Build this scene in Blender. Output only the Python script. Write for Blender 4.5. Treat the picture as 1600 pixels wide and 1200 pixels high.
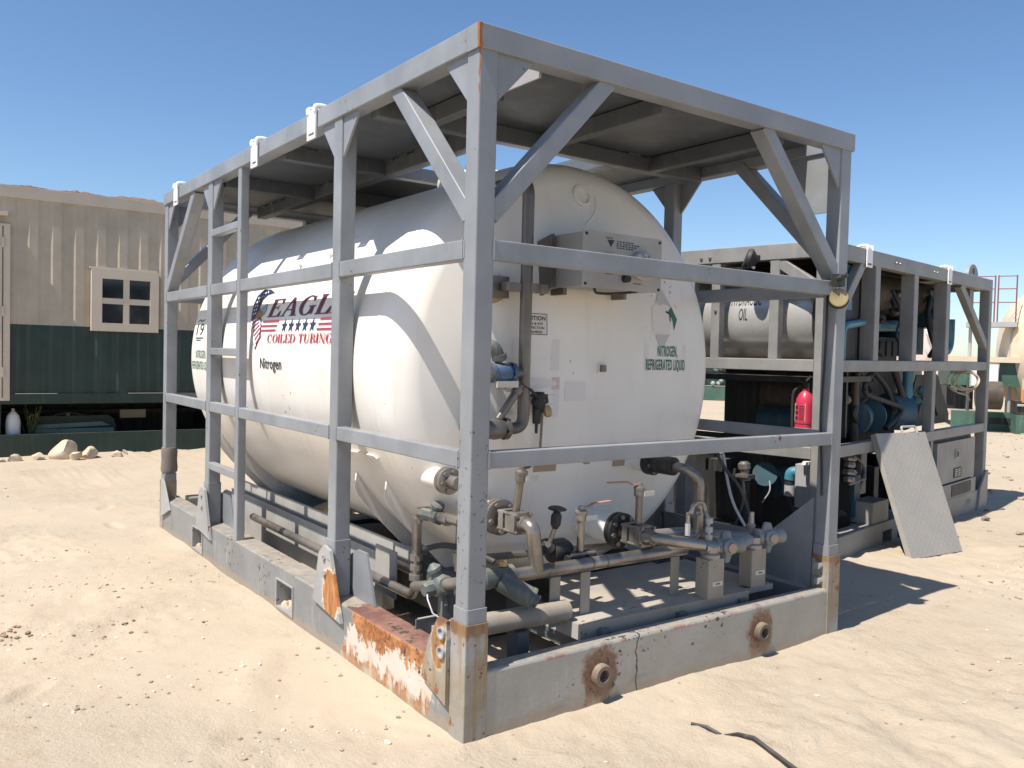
import bpy, bmesh, math, random
import numpy as np
from math import radians, sin, cos, pi, sqrt, atan2
from mathutils import Vector, Matrix

for o in list(bpy.data.objects):
    bpy.data.objects.remove(o)
S = bpy.context.scene
COL = S.collection

# ------------------------------------------------------------------ camera
YAW, PITCH, ROLL = -0.6272, -0.0331, 0.0248
cam_d = bpy.data.cameras.new('camera')
cam = bpy.data.objects.new('camera', cam_d)
COL.objects.link(cam)
cam_d.sensor_width = 36.0
cam_d.lens = 1326.958 / 1600 * 36.0
cam_d.clip_start = 0.05
cam_d.clip_end = 3000
cam.matrix_world = (Matrix.Translation((-1.7698, -2.7042, 1.4956)) @ Matrix.Rotation(YAW, 4, 'Z')
                    @ Matrix.Rotation(pi / 2 + PITCH, 4, 'X') @ Matrix.Rotation(ROLL, 4, 'Z'))
S.camera = cam

# ------------------------------------------------------------------ sky, sun, exposure
SUN_DIR = Vector((1.6, 0.12, -2.75)).normalized()      # direction the light travels
elev = math.asin(-SUN_DIR.z)
w = bpy.data.worlds.new('World')
S.world = w
w.use_nodes = True
nt = w.node_tree
bg = nt.nodes['Background']
sky = nt.nodes.new('ShaderNodeTexSky')
sky.sky_type = 'NISHITA'
sky.sun_disc = False
sky.sun_elevation = elev
sky.sun_rotation = atan2(-SUN_DIR.x, -SUN_DIR.y)
sky.air_density = 0.9
sky.dust_density = 0.45
sky.ozone_density = 2.8
hs = nt.nodes.new('ShaderNodeHueSaturation')
hs.inputs['Saturation'].default_value = 1.10
nt.links.new(sky.outputs[0], hs.inputs['Color'])
nt.links.new(hs.outputs[0], bg.inputs[0])
bg.inputs[1].default_value = 0.10
sun_d = bpy.data.lights.new('sun', 'SUN')
sun_d.energy = 4.7
sun_d.angle = radians(0.53)
sun_d.color = (1.0, 0.94, 0.85)
sun = bpy.data.objects.new('sun', sun_d)
COL.objects.link(sun)
sun.rotation_euler = SUN_DIR.to_track_quat('-Z', 'Y').to_euler()
sun.location = (-6, 0, 12)
S.view_settings.view_transform = 'Standard'
S.view_settings.look = 'None'
S.view_settings.gamma = 1
S.view_settings.use_curve_mapping = False
S.view_settings.exposure = 0.66
S.cycles.max_bounces = 8
S.cycles.diffuse_bounces = 4


# ------------------------------------------------------------------ material helpers
class Mat:
    def __init__(self, name, rough=0.5, metal=0.0, spec=0.5):
        self.m = bpy.data.materials.new(name)
        self.m.use_nodes = True
        self.t = self.m.node_tree
        self.b = self.t.nodes['Principled BSDF']
        self.b.inputs['Roughness'].default_value = rough
        self.b.inputs['Metallic'].default_value = metal
        self.b.inputs['Specular IOR Level'].default_value = spec
        self._tc = None

    def n(self, typ, **k):
        nd = self.t.nodes.new(typ)
        for a, v in k.items():
            setattr(nd, a, v)
        return nd

    def put(self, sock, v):
        if hasattr(v, 'is_linked') or isinstance(v, bpy.types.NodeSocket):
            self.t.links.new(v, sock)
        elif isinstance(v, (tuple, list)) and len(v) == 3 and sock.type == 'RGBA':
            sock.default_value = (*v, 1)
        else:
            sock.default_value = v

    def obj(self):
        if self._tc is None:
            self._tc = self.n('ShaderNodeTexCoord')
        return self._tc.outputs['Object']

    def scaled(self, s, vec=None):
        nd = self.n('ShaderNodeVectorMath', operation='MULTIPLY')
        self.put(nd.inputs[0], vec or self.obj())
        nd.inputs[1].default_value = s
        return nd.outputs[0]

    def noise(self, scale, detail=4, rough=0.55, vec=None, dist=0.0):
        nd = self.n('ShaderNodeTexNoise')
        self.put(nd.inputs['Vector'], vec or self.obj())
        nd.inputs['Scale'].default_value = scale
        nd.inputs['Detail'].default_value = detail
        nd.inputs['Roughness'].default_value = rough
        nd.inputs['Distortion'].default_value = dist
        return nd.outputs[0]

    def math(self, op, a, b=0.0, c=None, clamp=False):
        nd = self.n('ShaderNodeMath', operation=op, use_clamp=clamp)
        self.put(nd.inputs[0], a)
        self.put(nd.inputs[1], b)
        if c is not None:
            self.put(nd.inputs[2], c)
        return nd.outputs[0]

    def step(self, v, a, b, lo=0.0, hi=1.0):
        nd = self.n('ShaderNodeMapRange', interpolation_type='SMOOTHSTEP')
        self.put(nd.inputs[0], v)
        nd.inputs[1].default_value = a
        nd.inputs[2].default_value = b
        nd.inputs[3].default_value = lo
        nd.inputs[4].default_value = hi
        return nd.outputs[0]

    def mix(self, f, a, b):
        nd = self.n('ShaderNodeMix', data_type='RGBA')
        self.put(nd.inputs[0], f)
        self.put(nd.inputs[6], a)
        self.put(nd.inputs[7], b)
        return nd.outputs[2]

    def xyz(self, vec=None):
        nd = self.n('ShaderNodeSeparateXYZ')
        self.put(nd.inputs[0], vec or self.obj())
        return nd.outputs

    def normal(self):
        g = self.n('ShaderNodeNewGeometry')
        return self.xyz(g.outputs['True Normal'])

    def bump(self, h, strength=0.2, dist=0.01):
        nd = self.n('ShaderNodeBump')
        nd.inputs['Strength'].default_value = strength
        nd.inputs['Distance'].default_value = dist
        self.put(nd.inputs['Height'], h)
        self.t.links.new(nd.outputs[0], self.b.inputs['Normal'])

    def color(self, v):
        self.put(self.b.inputs['Base Color'], v)
        return self

    def rough(self, v):
        self.put(self.b.inputs['Roughness'], v)
        return self


RUST = (0.16, 0.062, 0.026)
ORANGE = (0.42, 0.155, 0.045)
DUST = (0.46, 0.37, 0.26)


def paint(name, base, rough=0.45, metal=0.0, mottle=0.16, dust=0.35, chips=0.0, streak=0.15, bump=0.05, spec=0.5):
    """weathered paint: mottled tone, vertical streaks, dust on top faces, optional rust chips"""
    m = Mat(name, rough, metal, spec)
    dk = tuple(c * (1 - mottle) for c in base)
    lt = tuple(min(1, c * (1 + mottle)) for c in base)
    n1 = m.noise(2.3, 6, 0.62)
    col = m.mix(m.step(n1, 0.3, 0.7), dk, lt)
    st = m.noise(1.0, 5, 0.6, m.scaled((16, 16, 0.9)))
    col = m.mix(m.math('MULTIPLY', m.step(st, 0.5, 0.78), streak), col, DUST)
    nz = m.normal()[2]
    nf = m.noise(9, 5, 0.7)
    up = m.math('MULTIPLY', m.step(nz, 0.55, 0.95), m.step(nf, 0.25, 0.7, 0.3, 1.0))
    col = m.mix(m.math('MULTIPLY', up, dust), col, DUST)
    if chips:
        nc = m.math('MULTIPLY', m.noise(38, 3, 0.6), m.step(m.noise(3.1, 3), 0.4, 0.7, 0.75, 1.08))
        cm = m.step(nc, 0.665 - chips, 0.69 - chips)
        col = m.mix(cm, col, m.mix(m.noise(90, 2), (0.05, 0.03, 0.025), RUST))
    m.color(col)
    m.rough(m.math('ADD', m.math('MULTIPLY', m.noise(7, 4), 0.22), rough - 0.11))
    m.bump(m.noise(26, 4), bump, 0.004)
    return m.m


GREY = paint('frame_grey_paint', (0.225, 0.238, 0.255), 0.42, chips=-0.010, dust=0.18, streak=0.10)
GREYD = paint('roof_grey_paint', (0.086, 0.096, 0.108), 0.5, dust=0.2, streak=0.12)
SHEET = paint('dusty_sheet_steel', (0.36, 0.345, 0.315), 0.5, dust=0.5, streak=0.35)
DECK = paint('deck_dusty_grey', (0.30, 0.295, 0.28), 0.6, dust=0.55, chips=0.012)
TANSTEEL = paint('dusty_tan_steel', (0.27, 0.24, 0.20), 0.6, dust=0.4, chips=-0.01, streak=0.3)
BGREY = paint('second_frame_grey_paint', (0.235, 0.23, 0.222), 0.5, dust=0.25, streak=0.22)
STEEL = paint('stainless_pipe', (0.27, 0.245, 0.22), 0.32, metal=0.7, mottle=0.42, dust=0.12, streak=0.2)
STEELD = paint('dark_heat_tinted_steel', (0.17, 0.15, 0.135), 0.38, metal=0.5, mottle=0.25, dust=0.25)
FORGED = paint('cast_valve_steel', (0.26, 0.24, 0.22), 0.40, metal=0.6, mottle=0.42, dust=0.12)
DRUM = paint('brushed_drum_steel', (0.48, 0.47, 0.45), 0.30, metal=0.4, mottle=0.1, dust=0.1)
GREENV = paint('grey_green_valve_paint', (0.085, 0.10, 0.098), 0.55, mottle=0.3, dust=0.3)
BLUEV = paint('worn_blue_valve_paint', (0.17, 0.185, 0.19), 0.5, mottle=0.35, dust=0.35, chips=0.03)
TEAL = paint('teal_machine_paint', (0.04, 0.165, 0.23), 0.4, mottle=0.3, dust=0.15)
TEALD = paint('dark_teal_machine_paint', (0.02, 0.07, 0.10), 0.5, mottle=0.35, dust=0.12)
BLACK = paint('black_rubber', (0.022, 0.022, 0.024), 0.6, mottle=0.3, dust=0.15)
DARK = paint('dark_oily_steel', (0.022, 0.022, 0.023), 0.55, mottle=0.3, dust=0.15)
BROWN = paint('brown_heat_stained_steel', (0.055, 0.041, 0.03), 0.55, mottle=0.3, dust=0.2)
WHITE = paint('white_paint', (0.74, 0.73, 0.70), 0.42, mottle=0.04, dust=0.12, streak=0.06)
HOOKW = paint('white_hook_paint', (0.80, 0.80, 0.79), 0.4, mottle=0.03, dust=0.05, streak=0.02)
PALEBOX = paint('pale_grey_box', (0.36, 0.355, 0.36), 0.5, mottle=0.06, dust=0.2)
RED = paint('extinguisher_red', (0.50, 0.035, 0.075), 0.35, mottle=0.1, dust=0.1)
LABEL = paint('paper_label', (0.55, 0.52, 0.46), 0.7, mottle=0.12, dust=0.1)
TAN = paint('bare_tan_patch', (0.37, 0.27, 0.20), 0.6, mottle=0.1, dust=0.1)
COPPER = paint('worn_red_handle', (0.40, 0.20, 0.16), 0.45, mottle=0.2, dust=0.1)
BRASS = paint('dull_brass', (0.42, 0.28, 0.13), 0.4, metal=0.5, mottle=0.2)
BEIGE = paint('cabin_beige_paint', (0.42, 0.365, 0.285), 0.6, mottle=0.11, dust=0.15, streak=0.32)
BEIGEL = paint('cabin_trim_cream', (0.56, 0.48, 0.38), 0.5, mottle=0.05, dust=0.15, streak=0.1)
DGREEN = paint('cabin_dark_green', (0.015, 0.037, 0.030), 0.5, mottle=0.2, dust=0.12, streak=0.06)
LGREEN = paint('pale_green_paint', (0.20, 0.28, 0.235), 0.55, mottle=0.15, dust=0.3)
MGREEN = paint('skid_green_paint', (0.05, 0.115, 0.085), 0.55, mottle=0.2, dust=0.25)
CREAM = paint('cream_tank_paint', (0.62, 0.52, 0.38), 0.5, mottle=0.06, dust=0.1, chips=0.01)
MAROON = paint('maroon_rail_paint', (0.22, 0.06, 0.06), 0.5)
ORANGEP = paint('orange_machine_paint', (0.60, 0.20, 0.03), 0.5)
OLIVE = paint('olive_grey_drum', (0.20, 0.19, 0.13), 0.6)
ROCKM = paint('limestone', (0.52, 0.42, 0.31), 0.9, mottle=0.25, dust=0.3, bump=0.5)
RUSTY = paint('rusty_sheet', (0.12, 0.045, 0.032), 0.8, mottle=0.4, dust=0.25, bump=0.3)
LEAF = paint('leaf_green', (0.10, 0.13, 0.045), 0.6, mottle=0.3, dust=0.2)
ROPE = paint('pale_cable_jacket', (0.55, 0.48, 0.36), 0.7)
RED_P = Mat('print_crimson', 0.5).color((0.33, 0.035, 0.065)).m
MAROON_P = Mat('print_maroon', 0.5).color((0.10, 0.018, 0.05)).m
NAVY_P = Mat('print_navy', 0.5).color((0.022, 0.032, 0.085)).m
BLACK_P = Mat('print_black', 0.55).color((0.02, 0.02, 0.022)).m
GREEN_P = Mat('print_green', 0.5).color((0.012, 0.13, 0.085)).m
WHITE_P = Mat('print_white', 0.5).color((0.78, 0.78, 0.77)).m
GOLD_P = Mat('print_gold', 0.5).color((0.36, 0.20, 0.06)).m
FEATH_P = Mat('print_grey_blue', 0.5).color((0.30, 0.35, 0.42)).m
PINK_P = Mat('print_faded_pink', 0.55).color((0.62, 0.48, 0.45)).m
FADED_P = Mat('print_faded_white', 0.55).color((0.70, 0.66, 0.63)).m
GREYP_P = Mat('print_pale_grey', 0.55).color((0.50, 0.49, 0.47)).m
GLASS = Mat('window_glass', 0.08, 0.0, 0.6).color((0.015, 0.018, 0.022)).m
LENS = paint('yellowed_lens', (0.25, 0.20, 0.10), 0.25, mottle=0.5, dust=0.2)


def tank_material():
    m = Mat('tank_white_paint', 0.36)
    n = m.noise(1.4, 5, 0.6)
    col = m.mix(m.step(n, 0.3, 0.75), (0.79, 0.755, 0.705), (0.71, 0.67, 0.615))
    st = m.noise(1.0, 5, 0.65, m.scaled((10, 10, 0.8)))
    col = m.mix(m.math('MULTIPLY', m.step(st, 0.52, 0.8), 0.30), col, (0.50, 0.43, 0.35))
    sp = m.math('MULTIPLY', m.noise(30, 2, 0.5), m.step(m.noise(2.0, 3), 0.4, 0.7, 0.8, 1.05))
    col = m.mix(m.step(sp, 0.70, 0.73), col, (0.30, 0.16, 0.07))
    scr = m.noise(1.0, 2, 0.5, m.scaled((45, 45, 7)))
    col = m.mix(m.step(scr, 0.79, 0.815), col, (0.22, 0.19, 0.17))
    m.color(col)
    m.rough(m.math('ADD', m.math('MULTIPLY', m.noise(5, 4), 0.2), 0.26))
    m.bump(m.noise(1.7, 3), 0.12, 0.02)
    return m.m


TANKM = tank_material()


def base_material():
    """base beams of the tank frame: thick grey paint with rust placed where the steel was knocked bare"""
    m = Mat('base_beam_worn_paint', 0.5)
    x, y, z = m.xyz()
    nx, ny, nzz = m.normal()
    big = m.noise(2.6, 6, 0.62)
    fine = m.noise(17, 6, 0.66)
    vf = m.noise(45, 4, 0.6)
    grey = m.mix(m.step(big, 0.3, 0.7), (0.165, 0.170, 0.175), (0.225, 0.228, 0.228))
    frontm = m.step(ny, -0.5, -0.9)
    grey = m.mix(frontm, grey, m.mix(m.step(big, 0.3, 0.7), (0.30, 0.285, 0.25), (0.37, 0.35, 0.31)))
    st = m.noise(1.0, 6, 0.65, m.scaled((26, 26, 3.5)))
    grey = m.mix(m.math('MULTIPLY', m.math('MULTIPLY', m.step(st, 0.50, 0.70), m.step(m.noise(3.4, 4), 0.5, 0.66)), 0.5), grey, (0.46, 0.45, 0.43))
    up = m.math('MULTIPLY', m.step(nzz, 0.5, 0.95), m.step(fine, 0.3, 0.7, 0.1, 0.6))
    grey = m.mix(up, grey, DUST)
    col = grey

    def band(v, lo, hi, soft):
        return m.math('MULTIPLY', m.step(v, lo - soft, lo + soft), m.step(v, hi - soft, hi + soft, 1.0, 0.0))
    # distorted coordinates so that every rust edge is ragged
    yd = m.math('ADD', y, m.math('MULTIPLY', m.math('SUBTRACT', fine, 0.5), 0.22))
    yd = m.math('ADD', yd, m.math('MULTIPLY', z, 0.55))
    zd = m.math('ADD', z, m.math('MULTIPLY', m.math('SUBTRACT', fine, 0.5), 0.20))
    drip = m.noise(1.0, 6, 0.68, m.scaled((7, 7, 2.2)))
    zdrip = m.math('ADD', zd, m.math('MULTIPLY', m.math('SUBTRACT', drip, 0.5), 0.34))
    left = m.step(x, 0.24, 0.26, 1.0, 0.0)
    zone = m.math('MULTIPLY', band(yd, 0.30, 1.12, 0.012), left)
    prim = m.mix(m.noise(6, 4), (0.60, 0.57, 0.52), (0.48, 0.40, 0.30))
    rustc = m.mix(m.step(vf, 0.3, 0.7), RUST, ORANGE)
    rustc = m.mix(m.step(m.noise(8, 5), 0.45, 0.75), rustc, (0.50, 0.24, 0.10))
    col = m.mix(zone, col, prim)
    rz = m.math('MAXIMUM', m.step(zdrip, 0.158, 0.180), m.math('MULTIPLY', m.math('MULTIPLY', m.step(zdrip, 0.085, 0.06), m.step(drip, 0.40, 0.50)), m.step(m.noise(5, 4), 0.36, 0.5)))
    col = m.mix(m.math('MULTIPLY', zone, rz), col, rustc)
    # bare brown steel on the top of the beam there
    top = m.math('MULTIPLY', m.math('MULTIPLY', m.step(nzz, 0.4, 0.7), band(yd, 0.30, 1.20, 0.01)), left)
    col = m.mix(m.math('MULTIPLY', top, m.step(z, 0.23, 0.25)), col, m.mix(m.step(m.noise(6, 6, 0.7), 0.35, 0.68), (0.13, 0.058, 0.045), (0.25, 0.14, 0.105)))
    # two bungs on the front face: rust rings with runs below
    for bx in (0.70, 1.79):
        dx = m.math('MULTIPLY', m.math('SUBTRACT', x, bx), 1.0)
        dz = m.math('SUBTRACT', z, 0.135)
        dz = m.math('MULTIPLY', dz, m.math('ADD', 1.0, m.math('MULTIPLY', m.step(dz, -0.02, 0.02), 0.25)))
        rr = m.math('SQRT', m.math('ADD', m.math('MULTIPLY', dx, dx), m.math('MULTIPLY', m.math('MULTIPLY', dz, dz), 0.55)))
        rr = m.math('ADD', rr, m.math('MULTIPLY', m.math('SUBTRACT', fine, 0.5), 0.13))
        rr = m.math('ADD', rr, m.math('MULTIPLY', m.math('SUBTRACT', drip, 0.5), 0.08))
        k = m.math('MULTIPLY', m.step(rr, 0.120, 0.080), m.step(y, 0.06, 0.05))
        col = m.mix(m.math('MULTIPLY', k, 0.92), col, m.mix(m.step(vf, 0.3, 0.7), (0.10, 0.048, 0.03), (0.24, 0.115, 0.06)))
    # chips and scratches everywhere, scattered rust freckles, worn top edge
    ch = m.math('MULTIPLY', m.noise(30, 3, 0.6), m.step(m.noise(2.2, 3), 0.4, 0.7, 0.8, 1.1))
    col = m.mix(m.step(ch, 0.625, 0.66), col, (0.07, 0.04, 0.03))
    smear = m.noise(1.0, 6, 0.7, m.scaled((3.5, 3.5, 9)))
    col = m.mix(m.math('MULTIPLY', m.step(smear, 0.55, 0.72), m.math('MULTIPLY', frontm, 0.5)), col, (0.19, 0.165, 0.14))
    low = m.math('MULTIPLY', m.step(m.math('ADD', z, m.math('MULTIPLY', m.math('SUBTRACT', fine, 0.5), 0.12)), 0.06, 0.02), 0.5)
    col = m.mix(low, col, (0.34, 0.25, 0.16))
    edge = m.math('MULTIPLY', m.math('MULTIPLY', band(z, 0.243, 0.262, 0.004), m.step(m.noise(7, 5, 0.7), 0.52, 0.6)), frontm)
    col = m.mix(m.math('MULTIPLY', edge, 0.8), col, (0.30, 0.12, 0.09))
    # crack line of a weld repair on the front face
    cx = m.math('ADD', m.math('ABSOLUTE', m.math('SUBTRACT', m.math('ADD', x, m.math('MULTIPLY', m.math('SUBTRACT', m.noise(9, 3), 0.5), 0.10)), 0.93)), 0.0)
    col = m.mix(m.math('MULTIPLY', m.step(cx, 0.006, 0.003), m.step(y, 0.06, 0.05)), col, (0.05, 0.04, 0.035))
    m.color(col)
    m.rough(m.math('ADD', 0.42, m.math('MULTIPLY', zone, 0.35)))
    m.bump(m.math('ADD', m.noise(40, 5, 0.65), m.math('MULTIPLY', zone, m.math('MULTIPLY', rz, 0.6))), 0.28, 0.005)
    return m.m


BASEM = base_material()


def lug_material(name, yc, zc, ry, rz, topz=None):
    """plate with an orange rust patch centred at (yc, zc)"""
    m = Mat(name, 0.5)
    x, y, z = m.xyz()
    fine = m.noise(15, 6, 0.66)
    big = m.noise(3, 5)
    col = m.mix(m.step(big, 0.3, 0.7), (0.27, 0.27, 0.27), (0.36, 0.35, 0.34))
    dy = m.math('DIVIDE', m.math('SUBTRACT', y, yc), ry)
    dz = m.math('DIVIDE', m.math('SUBTRACT', z, zc), rz)
    rr = m.math('SQRT', m.math('ADD', m.math('MULTIPLY', dy, dy), m.math('MULTIPLY', dz, dz)))
    rr = m.math('ADD', rr, m.math('MULTIPLY', m.math('SUBTRACT', fine, 0.5), 1.1))
    col = m.mix(m.step(rr, 1.12, 1.07), col, (0.58, 0.50, 0.40))
    grain = m.noise(1.0, 4, 0.6, m.scaled((40, 40, 7)))
    col = m.mix(m.step(rr, 1.0, 0.94), col, m.mix(m.step(grain, 0.3, 0.7), (0.27, 0.095, 0.03), (0.50, 0.235, 0.085)))
    if topz:
        t = m.math('ADD', z, m.math('MULTIPLY', m.math('SUBTRACT', fine, 0.5), 0.10))
        col = m.mix(m.step(t, topz - 0.01, topz + 0.01), col, m.mix(m.noise(30, 4), (0.11, 0.045, 0.03), (0.23, 0.10, 0.055)))
        runs = m.noise(1.0, 5, 0.6, m.scaled((34, 34, 1.4)))
        col = m.mix(m.math('MULTIPLY', m.step(runs, 0.5, 0.66), 0.65), col, (0.27, 0.15, 0.06))
        col = m.mix(m.math('MULTIPLY', m.step(m.noise(4.2, 5), 0.34, 0.58), 0.72), col, m.mix(m.noise(14, 5), (0.16, 0.11, 0.06), (0.34, 0.26, 0.13)))
        pat = m.math('ADD', m.noise(9, 6, 0.7), m.math('MULTIPLY', m.step(x, 1.5, 2.2), 0.05))
        col = m.mix(m.step(pat, 0.60, 0.63), col, m.mix(m.step(m.noise(40, 4), 0.3, 0.7), (0.15, 0.055, 0.03), (0.30, 0.13, 0.06)))
    ch = m.noise(34, 3, 0.6)
    col = m.mix(m.step(ch, 0.68, 0.71), col, (0.07, 0.04, 0.03))
    m.color(col)
    m.bump(m.noise(40, 5), 0.25, 0.004)
    return m.m


LUGMID = lug_material('lug_rust_patch_paint', 1.20, 0.29, 0.10, 0.12)
LUGNEAR = lug_material('near_lug_rust_paint', 0.165, 0.35, 0.055, 0.10, 0.425)
CORNERM = lug_material('corner_block_rust_paint', -9, 0.3, 0.1, 0.1, 0.405)
LUGPLAIN = paint('lug_plain_paint', (0.31, 0.31, 0.31), 0.5, chips=0.02, dust=0.2)


def post_material():
    """grey frame paint of the near corner post with a rubbed rusty edge at its top"""
    m = Mat('near_post_paint', 0.42)
    x, y, z = m.xyz()
    n = m.noise(2.3, 6, 0.6)
    col = m.mix(m.step(n, 0.3, 0.7), (0.20, 0.21, 0.225), (0.25, 0.26, 0.275))
    e = m.math('MAXIMUM', x, y)
    e = m.math('ADD', e, m.math('MULTIPLY', m.math('SUBTRACT', m.noise(30, 4), 0.5), 0.02))
    k = m.math('MULTIPLY', m.step(e, 0.0150, 0.0125), m.step(m.math('ADD', z, m.math('MULTIPLY', m.noise(20, 3), 0.15)), 2.53, 2.58))
    col = m.mix(k, col, m.mix(m.noise(40, 3), RUST, ORANGE))
    ch = m.math('MULTIPLY', m.noise(42, 3, 0.6), m.step(z, 1.6, 0.9, 0.93, 1.06))
    col = m.mix(m.step(ch, 0.672, 0.70), col, (0.10, 0.085, 0.08))
    m.color(col)
    m.bump(m.noise(26, 4), 0.05, 0.004)
    return m.m


POSTM = post_material()


# ------------------------------------------------------------------ mesh helpers
# sets of tiny identical pieces, each a few pixels at most, kept as one part
SMALL_SETS = {'bolt', 'screw', 'stitch_weld', 'weld_bead', 'hose_fitting', 'skirt_weld', 'engine_fittings', 'worn_edge', 'eye_boss', 'lug_stub'}


class MB:
    def __init__(self):
        self.v, self.f = [], []

    def add(self, vs, fs):
        o = len(self.v)
        self.v += [tuple(p) for p in vs]
        self.f += [tuple(i + o for i in q) for q in fs]
        return self

    def box(self, x0, x1, y0, y1, z0, z1):
        vs = [(x, y, z) for z in (z0, z1) for y in (y0, y1) for x in (x0, x1)]
        return self.add(vs, [(0, 2, 3, 1), (4, 5, 7, 6), (0, 1, 5, 4), (2, 6, 7, 3), (0, 4, 6, 2), (1, 3, 7, 5)])

    def sweep(self, pts, ring, up=(0, 0, 1), cap=True):
        """sweep the closed 2D ring [(a,b)] along pts"""
        pts = [Vector(p) for p in pts]
        n = len(ring)
        d0 = (pts[1] - pts[0]).normalized()
        upv = Vector(up)
        if abs(d0.dot(upv)) > 0.98:
            upv = Vector((0, 1, 0)) if abs(d0.y) < 0.9 else Vector((1, 0, 0))
        side = d0.cross(upv).normalized()
        prev = d0
        vs = []
        for i, p in enumerate(pts):
            if i == 0:
                d = d0
            elif i == len(pts) - 1:
                d = (pts[i] - pts[i - 1]).normalized()
            else:
                d = ((pts[i] - pts[i - 1]).normalized() + (pts[i + 1] - pts[i]).normalized())
                d = d.normalized() if d.length > 1e-6 else prev
            ax = prev.cross(d)
            if ax.length > 1e-7:
                side = Matrix.Rotation(prev.angle(d), 3, ax.normalized()) @ side
            side = (side - d * side.dot(d)).normalized()
            u = side.cross(d).normalized()
            prev = d
            vs += [p + side * a + u * b for a, b in ring]
        fs = []
        for i in range(len(pts) - 1):
            for k in range(n):
                k2 = (k + 1) % n
                fs.append((i * n + k, i * n + k2, (i + 1) * n + k2, (i + 1) * n + k))
        if cap:
            fs.append(tuple(range(n - 1, -1, -1)))
            fs.append(tuple((len(pts) - 1) * n + k for k in range(n)))
        return self.add(vs, fs)

    def rhs(self, p0, p1, w, h, up=(0, 0, 1), r=0.009):
        """rectangular hollow section with rounded corners"""
        r = min(r, w * 0.45, h * 0.45)
        ring = []
        for cx, cy, a0 in ((w / 2 - r, h / 2 - r, 0), (-w / 2 + r, h / 2 - r, 90), (-w / 2 + r, -h / 2 + r, 180), (w / 2 - r, -h / 2 + r, 270)):
            for k in range(4):
                a = radians(a0 + 30 * k)
                ring.append((cx + r * cos(a), cy + r * sin(a)))
        return self.sweep([p0, p1], ring, up)

    def rbox(self, x0, x1, y0, y1, z0, z1, r=0.008):
        """vertical box with rounded vertical edges"""
        return self.rhs(((x0 + x1) / 2, (y0 + y1) / 2, z0), ((x0 + x1) / 2, (y0 + y1) / 2, z1), x1 - x0, y1 - y0, (0, 1, 0), r)

    def tube(self, pts, r, seg=14, cap=True):
        return self.sweep(pts, [(r * cos(2 * pi * k / seg), r * sin(2 * pi * k / seg)) for k in range(seg)], cap=cap)

    def pipe(self, pts, r, bend=0.06, seg=14, cap=True):
        """tube through pts with rounded elbows"""
        P = [Vector(p) for p in pts]
        out = [P[0]]
        for i in range(1, len(P) - 1):
            a, b, c = P[i - 1], P[i], P[i + 1]
            u, v = (a - b), (c - b)
            t = min(bend, u.length * 0.49, v.length * 0.49)
            u, v = u.normalized(), v.normalized()
            s, e = b + u * t, b + v * t
            for k in range(7):
                q = k / 6
                out.append(s * (1 - q) ** 2 + b * 2 * q * (1 - q) + e * q * q)
        out.append(P[-1])
        return self.tube(out, r, seg, cap)

    def lathe(self, prof, origin, axis, seg=24, cap=True):
        """prof: [(distance along axis, radius)]"""
        ax = Vector(axis).normalized()
        a = Vector((0, 0, 1)) if abs(ax.z) < 0.9 else Vector((1, 0, 0))
        u = ax.cross(a).normalized()
        v = ax.cross(u)
        o = Vector(origin)
        vs, fs = [], []
        for t, r in prof:
            r = max(r, 1e-5)
            for k in range(seg):
                g = 2 * pi * k / seg
                vs.append(o + ax * t + (u * cos(g) + v * sin(g)) * r)
        for i in range(len(prof) - 1):
            for k in range(seg):
                k2 = (k + 1) % seg
                fs.append((i * seg + k, i * seg + k2, (i + 1) * seg + k2, (i + 1) * seg + k))
        if cap:
            fs.append(tuple(range(seg - 1, -1, -1)))
            fs.append(tuple((len(prof) - 1) * seg + k for k in range(seg)))
        return self.add(vs, fs)

    def cyl(self, p0, p1, r, seg=16):
        d = Vector(p1) - Vector(p0)
        return self.lathe([(0, r), (d.length, r)], p0, d, seg)

    def prism(self, poly, o, u, v, t):
        """poly in (u, v) plane, thickness t along u x v"""
        o, u, v = Vector(o), Vector(u).normalized(), Vector(v).normalized()
        nn = u.cross(v).normalized() * t
        n = len(poly)
        vs = [o + u * a + v * b for a, b in poly] + [o + u * a + v * b + nn for a, b in poly]
        fs = [tuple(range(n - 1, -1, -1)), tuple(range(n, 2 * n))]
        for k in range(n):
            k2 = (k + 1) % n
            fs.append((k, k2, n + k2, n + k))
        return self.add(vs, fs)

    def bolts(self, centre, axis, R, n, r=0.011, h=0.014, a0=0.2):
        ax = Vector(axis).normalized()
        a = Vector((0, 0, 1)) if abs(ax.z) < 0.9 else Vector((1, 0, 0))
        u = ax.cross(a).normalized()
        v = ax.cross(u)
        for k in range(n):
            g = a0 + 2 * pi * k / n
            p = Vector(centre) + (u * cos(g) + v * sin(g)) * R
            self.lathe([(0, r), (h, r)], p, ax, 6)
        return self

    def build(self, name, mat, parent=None, smooth=35):
        me = bpy.data.meshes.new(name)
        me.from_pydata(self.v, [], self.f)
        bm = bmesh.new()
        bm.from_mesh(me)
        bmesh.ops.recalc_face_normals(bm, faces=bm.faces)
        bm.to_mesh(me)
        bm.free()
        if smooth:
            me.polygons.foreach_set('use_smooth', [True] * len(me.polygons))
            me.set_sharp_from_angle(angle=radians(smooth))
        me.materials.append(mat)
        o = bpy.data.objects.new(name, me)
        COL.objects.link(o)
        if smooth:
            wn = o.modifiers.new('weighted_normals', 'WEIGHTED_NORMAL')
            wn.keep_sharp = True
        if parent:
            o.parent = parent
        if name in SMALL_SETS:
            o['kind'] = 'stuff'
        return o


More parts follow.
